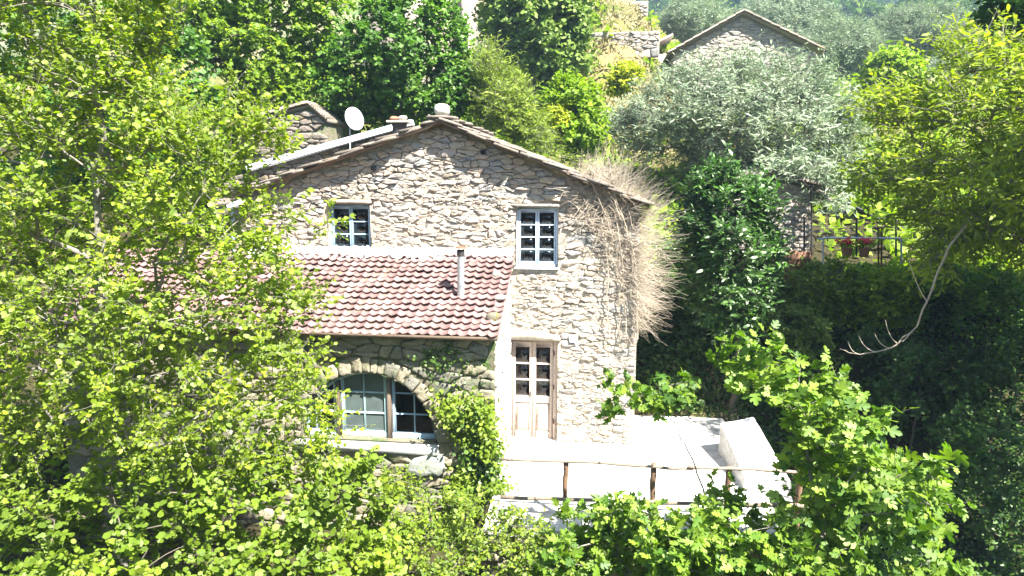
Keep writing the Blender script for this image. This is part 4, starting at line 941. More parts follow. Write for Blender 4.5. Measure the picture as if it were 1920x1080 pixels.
pl = [(990, 1050), (1060, 990), (1150, 950), (1250, 940), (1330, 945), (1420, 955), (1500, 975), (1540, 1160), (1000, 1160)]
tree('low_fig_bush', 'low fig bush with broad leaves hiding the foot of the railing', 'bush', pl, -5.6, 0.9, 150, 6, 6, 0.13, 0.3, FIG, 'leaf_fig', 'bark_grey', np.vstack([gpt(1.1, -5.6), A3((1270, 1140, -5.6), (1280, 1030, -5.6))]), 0.04, 113, up=0.55, r_tip=0.005, single=120, nj=0.62, lvar=0.4)

# walnut on the right, laurel beside the house, olive behind
pl = [(1630, 195), (1650, 170), (1740, 130), (1790, 70), (1850, 60), (1920, 110), (2080, 60), (2220, 150), (2240, 480), (2050, 560), (1900, 470), (1800, 470), (1770, 520), (1690, 500), (1690, 420), (1630, 400), (1580, 330), (1630, 280)]
tree('walnut_tree', 'yellow-green walnut tree with grey limbs reaching in from the right', 'tree', pl, 0.9, 3.0, 390, 9, 10, 0.16, 0.7, LONG, 'leaf_walnut', 'bark_grey', np.vstack([gpt(10.2, 1.2), A3((2080, 560, 0.9), (2030, 350, 0.7), (1990, 160, 0.6))]), 0.17, 121, up=0.15, r_tip=0.010)
pl = [(1268, 420), (1300, 345), (1345, 292), (1400, 330), (1440, 350), (1462, 420), (1472, 480), (1440, 560), (1400, 620), (1340, 620), (1300, 560)]
tree('laurel_tree', 'dark glossy laurel growing beside the right corner of the house', 'tree', pl, 1.7, 1.4, 210, 9, 10, 0.15, 0.42, LONG, 'leaf_laurel', 'bark', np.vstack([gpt(3.6, 2.4), A3((1390, 600, 1.9), (1365, 420, 1.7))]), 0.09, 122, up=0.5, r_tip=0.007)
pl = [(1120, 240), (1170, 200), (1215, 155), (1290, 120), (1390, 100), (1480, 110), (1560, 145), (1610, 200), (1625, 290), (1590, 350), (1540, 390), (1450, 350), (1380, 340), (1300, 320), (1230, 310), (1150, 290)]
olive = tree('olive_tree', 'big grey-green olive tree between the house and the upper gable', 'tree', pl, 14, 3.6, 420, 11, 12, 0.21, 0.85, THIN, 'leaf_olive', 'bark_grey', np.vstack([gpt(6.3, 14), A3((1400, 400, 14), (1380, 250, 14))]), 0.3, 123, up=0.35, r_tip=0.012, flat=0.3, extra=A3((1440, 322, 8.9), (1465, 312, 8.8), (1490, 320, 8.9), (1515, 314, 8.8), (1540, 328, 8.9), (1555, 352, 8.8), (1430, 312, 9), (1480, 305, 8.8), (1520, 305, 8.8), (1550, 325, 9), (1545, 375, 9), (1565, 380, 9.4)))

pl = [(1195, 470), (1290, 440), (1350, 480), (1400, 560), (1420, 700), (1360, 740), (1260, 720), (1195, 720)]
tree('gap_fill_thicket', 'black-green thicket added to darken the gap beside the house wall', 'thicket', pl, 4.2, 0.8, 170, 8, 9, 0.12, 0.4, OVAL, 'leaf_laurel', 'bark', np.vstack([gpt(2.6, 4.4), A3((1300, 700, 4.3), (1300, 560, 4.2))]), 0.07, 124, r_tip=0.006)  # leafy mass put in so the gap turns dark
# trees behind the house
pl = [(610, 215), (600, 150), (640, 60), (690, -10), (780, -60), (850, 10), (885, 90), (905, 170), (880, 230), (820, 235), (740, 235), (660, 250)]
tree('linden_tree', 'deep green linden tree right behind the satellite dish and chimney', 'tree', pl, 10, 2.6, 280, 9, 13, 0.15, 0.55, DIAM, 'leaf_deep', 'bark', np.vstack([gpt(-7.0, 10.5), A3((750, 200, 10.3), (750, 40, 10))]), 0.22, 131, up=0.35, r_tip=0.012, twig_wood=False)
pl = [(230, -20), (300, -90), (640, -90), (670, -20), (620, 80), (600, 180), (560, 215), (480, 205), (420, 140), (330, 120), (250, 70)]
tree('chestnut_tree', 'broad bright green chestnut tree behind the left roof end', 'tree', pl, 11, 2.0, 330, 9, 13, 0.165, 0.62, DIAM, 'leaf_bright', 'bark', np.vstack([gpt(-12.5, 12), A3((450, 220, 11.5), (440, -20, 11))]), 0.25, 132, up=0.35, r_tip=0.012, twig_wood=False)
pl = [(-200, -120), (240, -120), (330, 40), (410, 150), (420, 240), (340, 330), (150, 480), (-200, 560)]
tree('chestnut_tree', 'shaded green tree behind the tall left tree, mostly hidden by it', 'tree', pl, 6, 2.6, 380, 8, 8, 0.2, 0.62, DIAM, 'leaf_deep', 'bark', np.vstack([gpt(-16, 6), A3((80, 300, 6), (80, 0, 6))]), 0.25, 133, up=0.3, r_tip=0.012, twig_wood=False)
pl = [(880, 110), (930, 100), (975, 150), (1010, 200), (1035, 260), (1060, 300), (1000, 285), (930, 250), (890, 235), (890, 180)]
tree('willow_shrub', 'feathery yellow-green shrub rising behind the right roof slope', 'shrub', pl, 9.5, 1.6, 170, 10, 9, 0.18, 0.62, THIN, 'leaf_light', 'bark_grey', np.vstack([gpt(-3.2, 9.5), A3((965, 270, 9.5), (950, 170, 9.5))]), 0.06, 134, up=0.7, r_tip=0.008, flat=0.25)
pl = [(895, 40), (920, -60), (1085, -60), (1110, 40), (1105, 120), (1060, 170), (1000, 150), (940, 110), (910, 90)]
tree('oak_tree', 'soft grey-green tree on the slope left of the dry terraces', 'tree', pl, 24, 3.5, 260, 9, 8, 0.30, 0.9, DIAM, 'leaf_grey', 'bark_grey', np.vstack([gpt(-3.5, 24), A3((1000, 170, 24), (1000, 20, 24))]), 0.22, 135, up=0.35, r_tip=0.014, twig_wood=False)
pl = [(1005, 190), (1060, 150), (1110, 160), (1135, 220), (1130, 290), (1080, 310), (1040, 270)]
tree('ivy_bush', 'dark green bush between the house roof and the olive tree', 'bush', pl, 12, 1.2, 110, 9, 8, 0.17, 0.5, DIAM, 'leaf_bright', 'bark', np.vstack([gpt(-0.6, 12), A3((1075, 290, 12), (1075, 210, 12))]), 0.06, 136, twig_wood=False)
pl = [(1135, 150), (1165, 125), (1200, 130), (1200, 160), (1170, 175), (1140, 175)]
tree('broom_bush', 'yellow flowering bush below the eaves of the upper stone house', 'bush', pl, 19, 0.7, 60, 9, 8, 0.15, 0.4, DIAM, 'leaf_yellow', 'bark', np.vstack([gpt(1.6, 19), A3((1165, 185, 19), (1165, 150, 19))]), 0.04, 137, twig_wood=False)
pl = [(1030, 205), (1062, 195), (1072, 225), (1050, 240), (1030, 230)]
tree('broom_bush', 'small yellow bush just above the right roof slope', 'bush', pl, 11, 0.4, 36, 9, 8, 0.11, 0.3, OVAL, 'leaf_yellow', 'bark', np.vstack([gpt(-1.1, 11), A3((1050, 270, 11), (1050, 215, 11))]), 0.03, 138, twig_wood=False)
pl = [(1625, 150), (1640, 110), (1690, 95), (1720, 130), (1710, 170), (1650, 178)]
tree('small_tree', 'small fresh green tree among the pale olives upper right', 'tree', pl, 33, 1.5, 120, 8, 7, 0.32, 0.7, DIAM, 'leaf_bright', 'bark', np.vstack([gpt(20, 33), A3((1672, 175, 33), (1672, 110, 33))]), 0.12, 139, twig_wood=False)
pl = [(1850, -80), (2100, -80), (2250, 120), (2230, 420), (2050, 420), (1950, 300), (1890, 80), (1850, 30)]
tree('chestnut_tree', 'dark green tree top right above the walnut', 'tree', pl, 3.4, 1.2, 260, 9, 8, 0.2, 0.6, DIAM, 'leaf_deep', 'bark', np.vstack([gpt(13.5, 3.4), A3((2080, 350, 3.4), (2000, -20, 3.4))]), 0.15, 140, twig_wood=False)
pl = [(1965, 60), (2150, -60), (2400, 0), (2450, 400), (2250, 620), (2020, 560), (1970, 400)]
tree('walnut_tree', 'unseen walnut added beyond the right edge to shade the bank', 'tree', pl, -2.6, 2.2, 110, 9, 9, 0.17, 0.7, LONG, 'leaf_walnut', 'bark_grey', np.vstack([gpt(11.5, -2.6), A3((2150, 560, -2.6), (2150, 200, -2.6))]), 0.17, 141, up=0.15, r_tip=0.010, twig_wood=False)  # stands out of frame, added for its shade on the bank
# pale olives on the terraces above
O2 = [(46, 1590, 60, 1.0, 'pale olive tree right of the upper gable roof'), (55, 1700, 30, 1.05, 'pale olive tree at the upper right before the blue hills'), (52, 1770, 120, 0.8, 'low pale olive tree beside the walnut crown'), (60, 1480, 5, 1.15, 'pale olive tree rising behind the upper gable'), (58, 1300, 10, 1.1, 'pale olive tree above the roof of the upper house'), (50, 1640, 130, 0.9, 'pale olive tree below the blue hills, behind the big olive')]
for q, (Yo, px_, py_, s_, lb) in enumerate(O2):
    t_ = at(px_, py_, Yo); hgt = 8.2 * s_; zb_ = t_[2] - 5.0 * s_
    clone_tree(olive, (t_[0], Yo, zb_), 0.9 + q * 1.7, s_, lb)
for pl, Ys, lb, mt, sd_ in (([(1475, 540), (1500, 500), (1560, 490), (1590, 520), (1585, 590), (1520, 620), (1480, 600)], 4.2, 'pale lit shrub below the brown tub', 'leaf_bramble', 151),
        ([(1560, 525), (1620, 508), (1690, 515), (1720, 550), (1690, 610), (1600, 620)], 4.3, 'green shrub below the red geraniums', 'leaf_bright', 152),
        ([(1690, 500), (1760, 470), (1850, 490), (1930, 520), (1920, 620), (1780, 640), (1700, 600)], 4.0, 'shrub under the walnut crown at the right of the bank', 'leaf_deep', 153),
        ([(1440, 620), (1480, 570), (1540, 590), (1560, 660), (1500, 720), (1440, 690)], 3.4, 'pale variegated shrub half way down the dark bank', 'leaf_grey', 154),
        ([(1600, 640), (1700, 620), (1800, 660), (1850, 760), (1760, 830), (1640, 780)], 2.4, 'dark bush in the middle of the shaded bank', 'leaf_ivy', 155),
        ([(1780, 800), (1880, 780), (1960, 850), (1960, 1020), (1850, 1060), (1790, 950)], -0.5, 'dark bush at the lower right edge', 'leaf_ivy', 156),
        ([(1820, 640), (1900, 600), (1990, 640), (1990, 820), (1900, 830), (1830, 760)], 2.0, 'dark bush at the right edge below the dead branch', 'leaf_ivy', 157)):
    c_ = np.mean(pl, 0); x_ = float(at(c_[0], c_[1], Ys)[0])
    tree('bank_shrub', lb, 'shrub', pl, Ys, 0.8, 90, 8, 8, 0.11, 0.36, OVAL, mt, 'bark', np.vstack([gpt(x_, Ys + .2), at(c_[0], c_[1] + 20, Ys), at(c_[0], c_[1] - 30, Ys)]), 0.035, sd_, r_tip=0.005, group='shrubs on the bank')
# dry-stone terrace walls on the hill
for q, (Yt, x0, x1, lb) in enumerate(((22.5, -1.5, 2.6, 'lowest dry-stone terrace wall on the straw-coloured hill'), (28, -1.0, 3.6, 'middle dry-stone terrace wall on the straw-coloured hill'), (36, 0.2, 3.4, 'highest dry-stone terrace wall on the straw-coloured hill'))):
    zt_ = float(ground_z((x0 + x1) / 2, Yt)) + .35; a = np.array([x0, Yt, zt_ - .3]); b_ = np.array([x1, Yt, zt_ + .25]); tw = MB().box(((a[0] + b_[0]) / 2, Yt + .25, (a[2] + b_[2]) / 2 - .4), ((b_[0] - a[0]) / 2, .25, (b_[2] - a[2]) / 2 + .4)).build('terrace_wall', 'mortar_far'); tag(tw, lb, 'wall', 'terrace walls', 'thing')
    lay_stones(tw, rubble((a[0], b_[0], a[2] - .6, b_[2]), [(-1, 0, -a[0]), (1, 0, b_[0]), (0, 1, b_[2] + .05)], [], (.3, .7), (.16, .28), 500 + q), np.array([0, Yt, 0]), XA, ZA, YN, 'stone_far', 510 + q, 40, None, .014, (.03, .09))
# dead climber on the right corner of the house
g = np.random.default_rng(31)
dv = empty('dead_vine', (1.0, -0.1, 0), 'dry leafless climber bristling over the right corner of the house', 'vine')
def hang(n_, a, b_, cv, r0, k=6):
    """curved dry shoots from a to b with a bow cv"""
    t = np.linspace(0, 1, k)[None, :, None]; P = (1 - t) ** 2 * a[:, None] + 2 * t * (1 - t) * ((a + b_) / 2 + cv)[:, None] + t * t * b_[:, None]
    P = P + np.cumsum(g.normal(0, .022, P.shape), 1) * np.minimum(1, t * 2); return tubes(P, np.linspace(1, .35, k)[None] * r0[:, None], 3)
bm = MB()
S0 = A3((1188, 640, -.12), (1186, 560, -.14), (1180, 470, -.14), (1165, 400, -.16), (1130, 345, -.2), (1095, 318, -.25))
for q in range(6):
    P = S0 + g.normal(0, .06, S0.shape); P[:, 0] += g.uniform(-.5, .12); tt = np.linspace(0, 1, 20); P = np.stack([np.interp(tt, np.linspace(0, 1, 6), P[:, c]) for c in range(3)], 1) + g.normal(0, .02, (20, 3)); P[:, 1] = np.minimum(P[:, 1], -0.08)
    V, F = tubes(P[None], np.linspace(.013, .006, 20)[None], 5); bm.add(V, F, g.random())
bm.build('stems', 'dead_twig', dv, smooth=True)
bm = MB()
n_ = 2000; u = g.uniform(0, 1, n_); sx = np.interp(u, [0, .3, .6, .8, 1], [1192, 1198, 1196, 1150, 1090]) + g.normal(0, 8, n_); sy = np.interp(u, [0, .3, .6, .8, 1], [600, 500, 390, 340, 318]) + g.normal(0, 10, n_)
a = np.array([at(x, y, Yv) for x, y, Yv in zip(sx, sy, g.uniform(-.35, .9, n_))])
ln = (.22 + .85 * g.random(n_) ** 1.8) * np.interp(u, [0, .25, .55, 1], [.75, .95, 1.0, .55]); ang = np.interp(u, [0, .5, .75, 1], [-.45, .15, .9, 1.25]) + g.normal(0, .5, n_)
dr = np.stack([np.cos(ang), g.normal(-.15, .35, n_), np.sin(ang)], 1); b_ = a + nrm(dr) * ln[:, None]
V, F = hang(n_, a, b_, np.stack([g.normal(0, .06, n_), g.normal(0, .06, n_), g.uniform(-.26, .05, n_)], 1), g.uniform(.002, .0045, n_)); bm.add(V, F, np.repeat(g.random(n_), 18))
n_ = 560; pp = sample_crown([(1085, 330), (1180, 355), (1192, 480), (1190, 560), (1165, 540), (1140, 470), (1090, 420), (1070, 345)], -.1, .05, n_, g); pp[:, 1] = g.uniform(-.16, -.06, n_)
an = g.uniform(0, 6.3, n_); b_ = pp + np.stack([np.cos(an), g.normal(-.1, .18, n_), np.sin(an)], 1) * g.uniform(.15, .55, n_)[:, None]; b_[:, 1] = np.minimum(b_[:, 1], -.06)
V, F = hang(n_, pp, b_, g.normal(0, .06, (n_, 3)) * np.array([1, .2, 1]) + np.array([0, -.03, 0]), g.uniform(.003, .007, n_)); bm.add(V, F, np.repeat(g.random(n_), 18))
tag(bm.build('twigs', 'dead_twig', dv, smooth=True), kind='stuff')
# leafy creeper on the annex corner
cr = empty('creeper', (-2.3, AF - .1, -1.6), 'green leafy creeper climbing the right front corner of the annex', 'creeper')
def leafy(poly, Yf, n_, size, tpl, mat, parent, name, seed, jitter=.12, clumps=60, sp=.16, nv=(0.2, -1, .7)):
    g = np.random.default_rng(seed); C = sample_crown(poly, Yf, jitter, clumps, g); q = g.integers(0, clumps, n_); O = C[q] + g.normal(0, sp, (n_, 3)) * np.array([1, .55, 1])
    D = nrm(g.normal(0, 1, (n_, 3)) + np.array([0, -.3, -.5])); Nn = np.asarray(nv) + g.normal(0, .45, (n_, 3))
    o = leaves(O, D, Nn, size * g.uniform(.6, 1.3, n_), tpl, np.clip(g.random(n_) * .6 + (q % 7) / 7 * .4, 0, .99)).build(name, mat, parent); o['kind'] = 'stuff'; return o
leafy([(835, 740), (880, 725), (915, 760), (930, 830), (940, 900), (940, 1010), (830, 1010), (850, 920), (870, 860), (845, 800), (815, 770)], AF - .22, 3600, .095, OVAL, 'leaf_bramble', cr, 'foliage', 41, .2, 56, .12)
leafy([(870, 760), (900, 770), (935, 860), (945, 960), (930, 1010), (850, 1010), (880, 900)], AF - .12, 2200, .085, ROUND, 'leaf_ivy', cr, 'inner_foliage', 42, .12, 46, .13)
V, F = tubes(np.array([[gpt(-2.3, AF - .2), at(895, 980, AF - .1), at(905, 860, AF - .1), at(880, 750, AF - .1)]]), np.array([[.03, .025, .02, .008]]), 6); MB().add(V, F).build('stem', 'bark', cr)
iv = empty('wall_ivy', at(860, 690, AF - .05), 'small ivy patch on the shaded annex wall above the arch', 'ivy')
leafy([(770, 650), (860, 655), (905, 690), (860, 720), (800, 700)], AF - .07, 330, .055, ROUND, 'leaf_ivy', iv, 'foliage', 43, .02, 14, .13)

# ------------------------------------------------------------------ the upper garden on the right
def stone_building(name, label, x0, x1, y0, y1, zb_, ze, ridge_at, rz_, seed, ov=.35, roofmat='slab', nst=120, wr=(.3, .7), hr_=(.16, .3), wm=('stone_far', 'mortar_far')):
    root = empty(name, ((x0 + x1) / 2, (y0 + y1) / 2, zb_), label, 'house')
    pts = [(x0, zb_), (x1, zb_), (x1, ze), (ridge_at, rz_), (x0, ze)]
    V = [(u, y0, v) for u, v in pts] + [(u, y1, v) for u, v in pts]
    wl_ = MB().polys(V, [(0, 1, 2, 3, 4), (9, 8, 7, 6, 5), (1, 6, 7, 2), (5, 0, 4, 9)]).build('wall', wm[1], root)
    s1 = (rz_ - ze) / (ridge_at - x0); s2 = (rz_ - ze) / (x1 - ridge_at)
    keep = [(-1, 0, -x0), (1, 0, x1), (-s1, 1, ze - s1 * x0 - .02), (s2, 1, ze + s2 * x1 - .02)]
    lay_stones(wl_, rubble((x0, x1, zb_, rz_), keep, [], wr, hr_, seed), np.array([0, y0, 0]), XA, ZA, YN, wm[0], seed + 1, nst, None, .014, (.02, .06))
    for a, b_, sg in ((x0 - ov, ze - s1 * ov, -1), (x1 + ov, ze - s2 * ov, 1)):
        V = [(ridge_at, y0 - ov, rz_ + .03), (a, y0 - ov, b_ + .03), (a, y1 + ov, b_ + .03), (ridge_at, y1 + ov, rz_ + .03)]; V += [(x, y, z + .14) for x, y, z in V]
        ro = MB().polys(V, [(0, 1, 2, 3), (4, 7, 6, 5), (0, 4, 5, 1), (1, 5, 6, 2), (2, 6, 7, 3)]).build('roof', roofmat, root)
        k = 9
        for q in range(k):
            t0 = (q + .5) / k; g_ = np.random.default_rng(seed + q + 50)
            p = np.array([ridge_at + (a - ridge_at) * t0, y0 - ov + .25, rz_ + (b_ - rz_) * t0 + .2]); L = abs(a - ridge_at) / k
            MB().box((0, 0, 0), (L * .56, .38, .045), r=g_.random(), bev=.01).build('verge_slab', roofmat, ro).matrix_basis = Matrix.Translation(p) @ Matrix.Rotation(sg * math.atan(s1 if sg < 0 else s2) * .9 + g_.normal(0, .03), 4, 'Y')
    return root
a = at(1262, 92, 27); b_ = at(1530, 95, 27); rr = at(1392, 28, 27)
stone_building('upper_house', 'stone gable of the house on the slope above the big olive tree', a[0], b_[0], 27, 34, 8.5, min(a[2], b_[2]), rr[0], rr[2], 301)
a = at(1185, 108, 30); b_ = at(1258, 72, 30)
sh = empty('lean_to', (a[0], 29, 9), 'brown lean-to roof against the left side of the upper house', 'shed')
MB().bar(a, b_, 2.6, .14).build('roof', 'slab', sh); MB().box(((a[0] + b_[0]) / 2 + .3, 31, a[2] - 2), ((b_[0] - a[0]) / 2 - .3, 2.0, 2.0)).build('wall', 'stone_far', sh)
a = at(1434, 470, 9); b_ = at(1525, 360, 9)
ob = stone_building('outbuilding', 'pale stone outbuilding under the big olive beside the garden railing', a[0] - 1.6, b_[0], 9, 12.5, 2.6, b_[2] + .1, b_[0] - 1.6, b_[2] + .5, 311, .2, nst=90, wr=(.25, .5), hr_=(.12, .2))
a = at(475, 270, 7.6); b_ = at(615, 275, 7.6); rr = at(580, 203, 7.6)
stone_building('rear_house', 'shadowed stone house gable behind the metal verge and satellite dish', a[0], b_[0], 7.6, 11, 4, at(480, 232, 7.6)[2], rr[0], rr[2], 321, .06, nst=80, wm=('slab', 'mortar_annex'))  # brown stone, picked darker so the gable's shade is in its colour
a = at(838, 66, 26); b_ = at(884, 66, 26)
th_ = empty('tall_house', (a[0] - 3, 29, 10), 'corner of a tall plastered house at the top behind the linden', 'house')
MB().box((a[0] - 2.2, 29, 14), (2.2 + (b_[0] - a[0]) * .55, 3, 8)).build('wall', 'plaster_pink', th_)
MB().bar((b_[0] - .35, 25.7, 8), (b_[0] - .35, 25.7, 22), .3, .5, (0, 1, 0)).build('corner_pier', 'stone_far', th_)
# garden railings, pole, pots
gr = empty('garden_railing', at(1610, 500, 6.2), 'white horizontal pipe railing with rusty posts in the upper garden', 'railing')
def pipe(pts, r, name, mat, parent, sides=7):
    V, F = tubes(np.array(pts, float)[None], r, sides); return MB().add(V, F).build(name, mat, parent, smooth=True)
pipe(A3((1535, 449, 6.2), (1550, 446, 6.2), (1685, 447, 6.2), (1692, 452, 6.2)), .032, 'top_pipe', 'metal_white', gr)
for x in (1543, 1690): pipe(A3((x, 447, 6.2), (x, 500, 6.2)), .028, 'post', 'metal_white', gr)
for x in (1647, 1653): pipe(A3((x, 425, 6.25), (x, 500, 6.25)), .025, 'rusty_post', 'rust', gr)
wf = empty('wire_fence', at(1600, 450, 7.4), 'fine wire mesh fence behind the white pipe railing', 'fence')
for x in (1508, 1606, 1680, 1760): pipe(A3((x, 408, 7.4), (x, 480, 7.4)), .03, 'post', 'dark_metal', wf)
mb = MB(); xs = np.arange(1508, 1762, 4.0); P = np.stack([at(xs, np.full_like(xs, 425.0), np.full_like(xs, 7.4)), at(xs, np.full_like(xs, 462.0), np.full_like(xs, 7.4))], 1); V, F = tubes(P, .005, 3); mb.add(V, F)
for y in (424, 434, 446, 460): V, F = tubes(A3((1508, y, 7.4), (1760, y + 2, 7.4))[None], .007, 3); mb.add(V, F)
tag(mb.build('mesh_wires', 'pole_grey', wf), kind='stuff')
for q, (x0, x1, lb) in enumerate(((1512, 1530, 'small rusty arched garden hoop left of the white railing'), (1537, 1552, 'rusty arched garden hoop at the end of the white railing'), (1655, 1685, 'low rusty arch behind the right end of the white railing'))):
    xm, hw, y0 = (x0 + x1) / 2, (x1 - x0) / 2, 452 if q < 2 else 432
    o = pipe([at(xm - hw * math.cos(t), y0 - 12 * math.sin(t), 6.6) for t in np.linspace(0, math.pi, 9)] , .022, 'garden_hoop', 'rust', None); tag(o, lb, 'garden arch')
up_ = empty('utility_pole', at(1521, 470, 8.6), 'thin dark pole standing against the pale stone outbuilding corner', 'pole')
pipe(A3((1522, 480, 8.6), (1521, 345, 8.6)), .03, 'shaft', 'dark_metal', up_)
pipe(A3((1516, 349, 8.6), (1526, 349, 8.6)), .018, 'bracket', 'dark_metal', up_)
for q, (x, lb) in enumerate(((1588, 'left of two pots of red geraniums under the white pipe railing'), (1621, 'right of two pots of red geraniums under the white pipe railing'))):
    c = at(x, 466, 6.0); pt = empty('geranium_pot', c, lb, 'flower pot', 'geranium pots')
    V, F = tubes(np.array([[c + np.array([0, 0, -.25]), c, c + np.array([0, 0, .03]), c + np.array([0, 0, .03])]]), np.array([[.11, .16, .17, .01]]), 12); MB().add(V, F).build('pot', 'terracotta', pt)
    n_ = 90; O = c + np.array([0, 0, .14]) + g.normal(0, 1, (n_, 3)) * np.array([.14, .1, .05]); leaves(O, g.normal(0, 1, (n_, 3)), np.array([0, -.4, 1]) + g.normal(0, .3, (n_, 3)), np.full(n_, .1), ROUND, g.random(n_)).build('leaves', 'leaf_bright', pt)['kind'] = 'stuff'
    n_ = 70; O = c + np.array([0, -.06, .22]) + g.normal(0, 1, (n_, 3)) * np.array([.13, .08, .045]); leaves(O, g.normal(0, 1, (n_, 3)), np.array([0, -.8, .7]) + g.normal(0, .4, (n_, 3)), np.full(n_, .075), ROUND, g.random(n_)).build('flowers', 'red_flower', pt)['kind'] = 'stuff'
c = at(1492, 520, 4.9); bk = empty('wicker_barrel', c, 'brown slatted tub standing below the pale outbuilding wall', 'tub')
for q in range(18):
    t = q * 2 * math.pi / 18; p0_ = c + np.array([math.cos(t) * .30, math.sin(t) * .30, -.1]); p1_ = c + np.array([math.cos(t) * .38, math.sin(t) * .38, .72 + .05 * math.sin(q * 3.1)]); MB().bar(p0_, p1_, .12, .025, (math.cos(t), math.sin(t), 0), r=(q * .37) % 1).build('stave', 'wicker', bk)
for z in (.1, .55): pipe([c + np.array([math.cos(t) * (.325 + z * .1), math.sin(t) * (.325 + z * .1), z]) for t in np.linspace(0, 2 * math.pi, 19)], .014, 'hoop', 'rust', bk, 5)
a = at(1578, 425, 12); b_ = at(1650, 415, 12)
sd2 = empty('garden_shed', (a[0] + .8, 13, 3.2), 'low dark shed roof in the garden behind the wire fence', 'shed')
rr = at(1592, 382, 12)
MB().polys([(a[0], 12, 3), (b_[0], 12, 3), (b_[0], 12, b_[2] - .1), (rr[0], 12, rr[2]), (a[0], 12, a[2] + .2), (a[0], 15, 3), (b_[0], 15, 3), (b_[0], 15, b_[2] - .1), (rr[0], 15, rr[2]), (a[0], 15, a[2] + .2)], [(0, 1, 2, 3, 4), (1, 6, 7, 2), (5, 0, 4, 9), (9, 8, 7, 6, 5)]).build('wall', 'dark_roof', sd2)
MB().bar(rr + np.array([-.1, 1.4, .05]), np.array([b_[0] + .4, 13.4, b_[2] - .18]), 3.2, .07).build('roof', 'dark_roof', sd2)
MB().bar(rr + np.array([.05, 1.4, .05]), np.array([a[0] - .3, 13.4, a[2] + .1]), 3.2, .07).build('roof', 'dark_roof', sd2)
p = at(1112, 150, 34); cp = empty('concrete_pole', (p[0], 34, float(ground_z(p[0], 34))), 'pale concrete post on the dry terrace above the house', 'pole')
pipe([(p[0], 34, float(ground_z(p[0], 34)) - .2), at(1112, 55, 34)], .12, 'shaft', 'pole_grey', cp, 8); pipe(A3((1104, 66, 34), (1120, 66, 34)), .05, 'crossarm', 'pole_grey', cp)

# dead hanging branch of the walnut
db = empty('dead_branch', at(1815, 420, -.6), 'bare pale dead branch hanging below the walnut crown', 'branch')
mp_ = A3((1815, 415, -.4), (1770, 480, -.6), (1740, 560, -.7), (1715, 620, -.8), (1665, 655, -.9), (1610, 665, -.9), (1575, 655, -.8)); tt = np.linspace(0, 1, 24); P = np.stack([np.interp(tt, np.linspace(0, 1, 7), mp_[:, c]) for c in range(3)], 1) + g.normal(0, .012, (24, 3))
V, F = tubes(P[None], np.linspace(.026, .007, 24)[None], 7); MB().add(V, F).build('limb', 'dead_twig', db, smooth=True)
for k0, (x, y) in ((14, (1660, 600)), (15, (1640, 625)), (17, (1610, 630)), (19, (1590, 640)), (8, (1700, 470)), (12, (1690, 640))):
    e = at(x, y, -.9); q = P[k0]; V, F = tubes(bez(q[None], e[None], np.array([[-.05, 0, -.12]]), 7), np.linspace(.010, .004, 7)[None], 5); MB().add(V, F).build('twig', 'dead_twig', db, smooth=True)

# ------------------------------------------------------------------ ground cover
def cover(name, label, x0, x1, y0, y1, n_, size, hgt, tpl, mat, seed, clump=.5, slope=(0, -.3, 1), mask=None):
    g = np.random.default_rng(seed); nc = max(8, n_ // 60); cx = g.uniform(x0, x1, nc); cy_ = g.uniform(y0, y1, nc); q = g.integers(0, nc, n_)
    x = cx[q] + g.normal(0, clump, n_); y = cy_[q] + g.normal(0, clump, n_); hq = g.uniform(.2, 1, nc)[q] * hgt
    r2 = ((x - cx[q]) ** 2 + (y - cy_[q]) ** 2) / (2 * clump * clump); z = ground_z(x, y) + hq * np.exp(-r2) * g.uniform(.3, 1.0, n_) + .03
    ok = ~((x > HL - .3) & (x < 1.1) & (y > -4.0) & (y < DB)) & ~((x > HL) & (x < 3.4) & (y > -4.0) & (y < 2.0)) & ~((x > AL - .2) & (x < AXR + .2) & (y > AF - .15) & (y < 1))
    if mask is not None: ok &= mask(x, y)
    x, y, z, q = x[ok], y[ok], z[ok], q[ok]; n_ = len(x)
    o = leaves(np.stack([x, y, z], 1), nrm(g.normal(0, 1, (n_, 3)) + np.array([0, -.2, .1])), np.asarray(slope) + g.normal(0, .4, (n_, 3)), size * g.uniform(.6, 1.4, n_), tpl, np.clip(.55 * g.random(n_) + .45 * ((q * 0.618) % 1), 0, .99)).build(name, mat)
    return tag(o, label, 'undergrowth', kind='stuff')
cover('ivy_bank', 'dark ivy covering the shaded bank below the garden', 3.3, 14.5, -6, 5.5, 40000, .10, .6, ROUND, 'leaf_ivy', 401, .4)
cover('ivy_passage', 'dark ivy on the steep ground between house and garden', .9, 5.5, 2.3, 6.5, 12000, .11, .5, ROUND, 'leaf_ivy', 402, .35, mask=lambda x, y: y > 2.1)
cover('garden_shrubs', 'lit green shrubs and weeds along the garden edge', 4.5, 14, 4.6, 7.2, 13000, .12, .5, OVAL, 'leaf_bramble', 403, .35, mask=lambda x, y: ~((x > 5.2) & (x < 8) & (y > 5.5)))
cover('hill_undergrowth', 'mixed green undergrowth on the slope behind the house', -22, 24, 7, 45, 56000, .34, 1.3, DIAM, 'leaf_bright', 404, .8, mask=lambda x, y: ~((np.abs(x - 1.9) < 1.5 + .8 * np.sin(y * 1.9 + x)) & (y > 21)) & ~((x > 4) & (x < 8) & (y < 14)))
cover('slope_undergrowth', 'rough green growth on the slope below the house', -16, 12, -12, -4.2, 16000, .12, .8, OVAL, 'leaf_bramble', 405, .45)
cover('garden_growth', 'green growth in the garden behind the wire fence', 7.5, 17, 8.5, 17, 12000, .2, .6, DIAM, 'leaf_bramble', 410, .5, mask=lambda x, y: ~((x < 11) & (y < 12.6)))
cover('meadow_growth', 'green growth behind the left end of the annex', -26, -9, -4, 9, 14000, .2, 1.6, DIAM, 'leaf_bright', 409, .7)
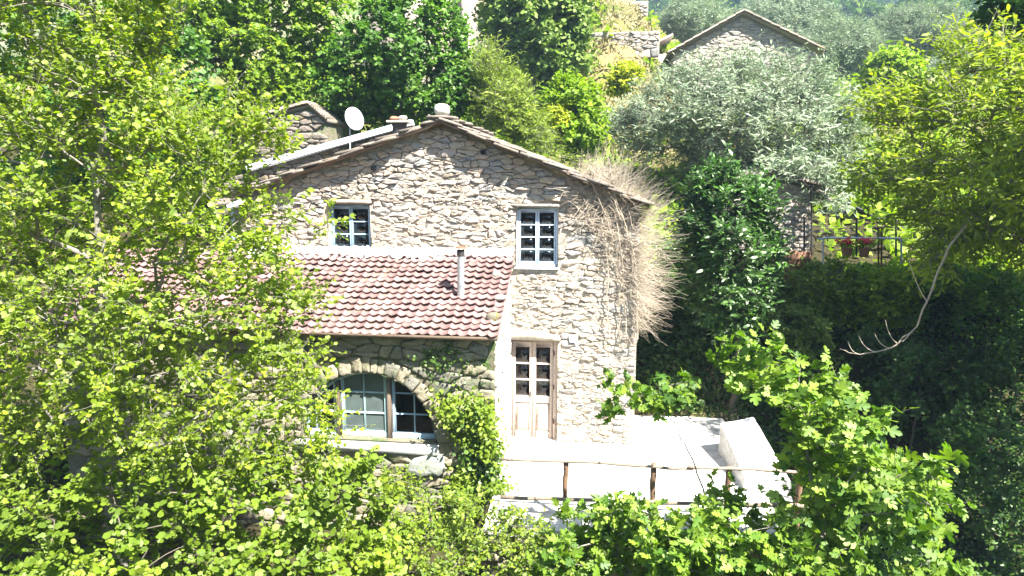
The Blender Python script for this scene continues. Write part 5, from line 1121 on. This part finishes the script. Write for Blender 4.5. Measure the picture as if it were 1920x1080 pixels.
cover('terrace_grass', 'straw-coloured grass tufts on the dry hill terraces', -2, 8, 19, 60, 24000, .4, .3, THIN, 'dry_grass', 406, .5, slope=(0, -1, .2))
cover('path_grass', 'dry grass and weeds beside the terrace path', 1.2, 3.6, 1.6, 3.0, 2200, .13, .12, THIN, 'dry_grass', 407, .3, slope=(0, -1, .2))
cover('olive_grove_floor', 'pale green growth on the distant olive terraces', 9, 60, 40, 110, 26000, .5, 1.6, DIAM, 'leaf_grey', 408, 2.2)
g = np.random.default_rng(78); n_ = 170; O = np.stack([g.uniform(-1.7, 3.0, n_), -3.9 + 5.6 * g.random(n_) ** 1.0, np.full(n_, .022)], 1); O = O[(O[:, 1] < -.2) | (O[:, 0] > 1.2)]; n_ = len(O)
tag(leaves(O, nrm(g.normal(0, 1, (n_, 3)) * np.array([1, 1, .05])), np.array([0, 0, 1.0]) + g.normal(0, .25, (n_, 3)), g.uniform(.03, .08, n_), OVAL, g.random(n_)).build('fallen_leaves', 'old_wood'), 'dry fallen leaves scattered over the terrace', 'leaves', kind='stuff')
# the wooded mountain side far behind
g = np.random.default_rng(77); nc = 1300; cy_ = g.uniform(120, 375, nc); cx = cy_ * g.uniform(-.1, .62, nc) + g.uniform(-20, 40, nc); cr_ = g.uniform(2.6, 5.5, nc); per = 80
q = np.repeat(np.arange(nc), per); d = nrm(g.normal(0, 1, (nc * per, 3))); d[:, 2] = np.abs(d[:, 2]) * 1.1 - .15; rad = cr_[q] * g.uniform(.65, 1.05, nc * per)
O = np.stack([cx[q], cy_[q], ground_z(cx, cy_)[q] + cr_[q] * .9], 1) + d * rad[:, None]
o = leaves(O, g.normal(0, 1, (len(q), 3)), d + g.normal(0, .45, (len(q), 3)), g.uniform(1.1, 2.4, len(q)), DIAM, np.clip(.6 * g.random(nc)[q] + .4 * g.random(len(q)), 0, .99)).build('far_woodland', 'leaf_wood'); tag(o, 'hazy wooded mountain side in the distance', 'woodland', kind='stuff')

# ------------------------------------------------------------------ the air
m, n, l, b = nt('air'); n.remove(b)
pv = n.new('ShaderNodeVolumePrincipled'); pv.inputs['Color'].default_value = (0.50, 0.72, 1.0, 1); pv.inputs['Density'].default_value = 0.0006; pv.inputs['Anisotropy'].default_value = 0.1
l.new(pv.outputs[0], n['Material Output'].inputs['Volume'])
hz = MB().box((0, 350, 85), (710, 660, 95)).build('haze', m); tag(hz, 'thin blue haze filling the valley air', 'haze', kind='stuff')
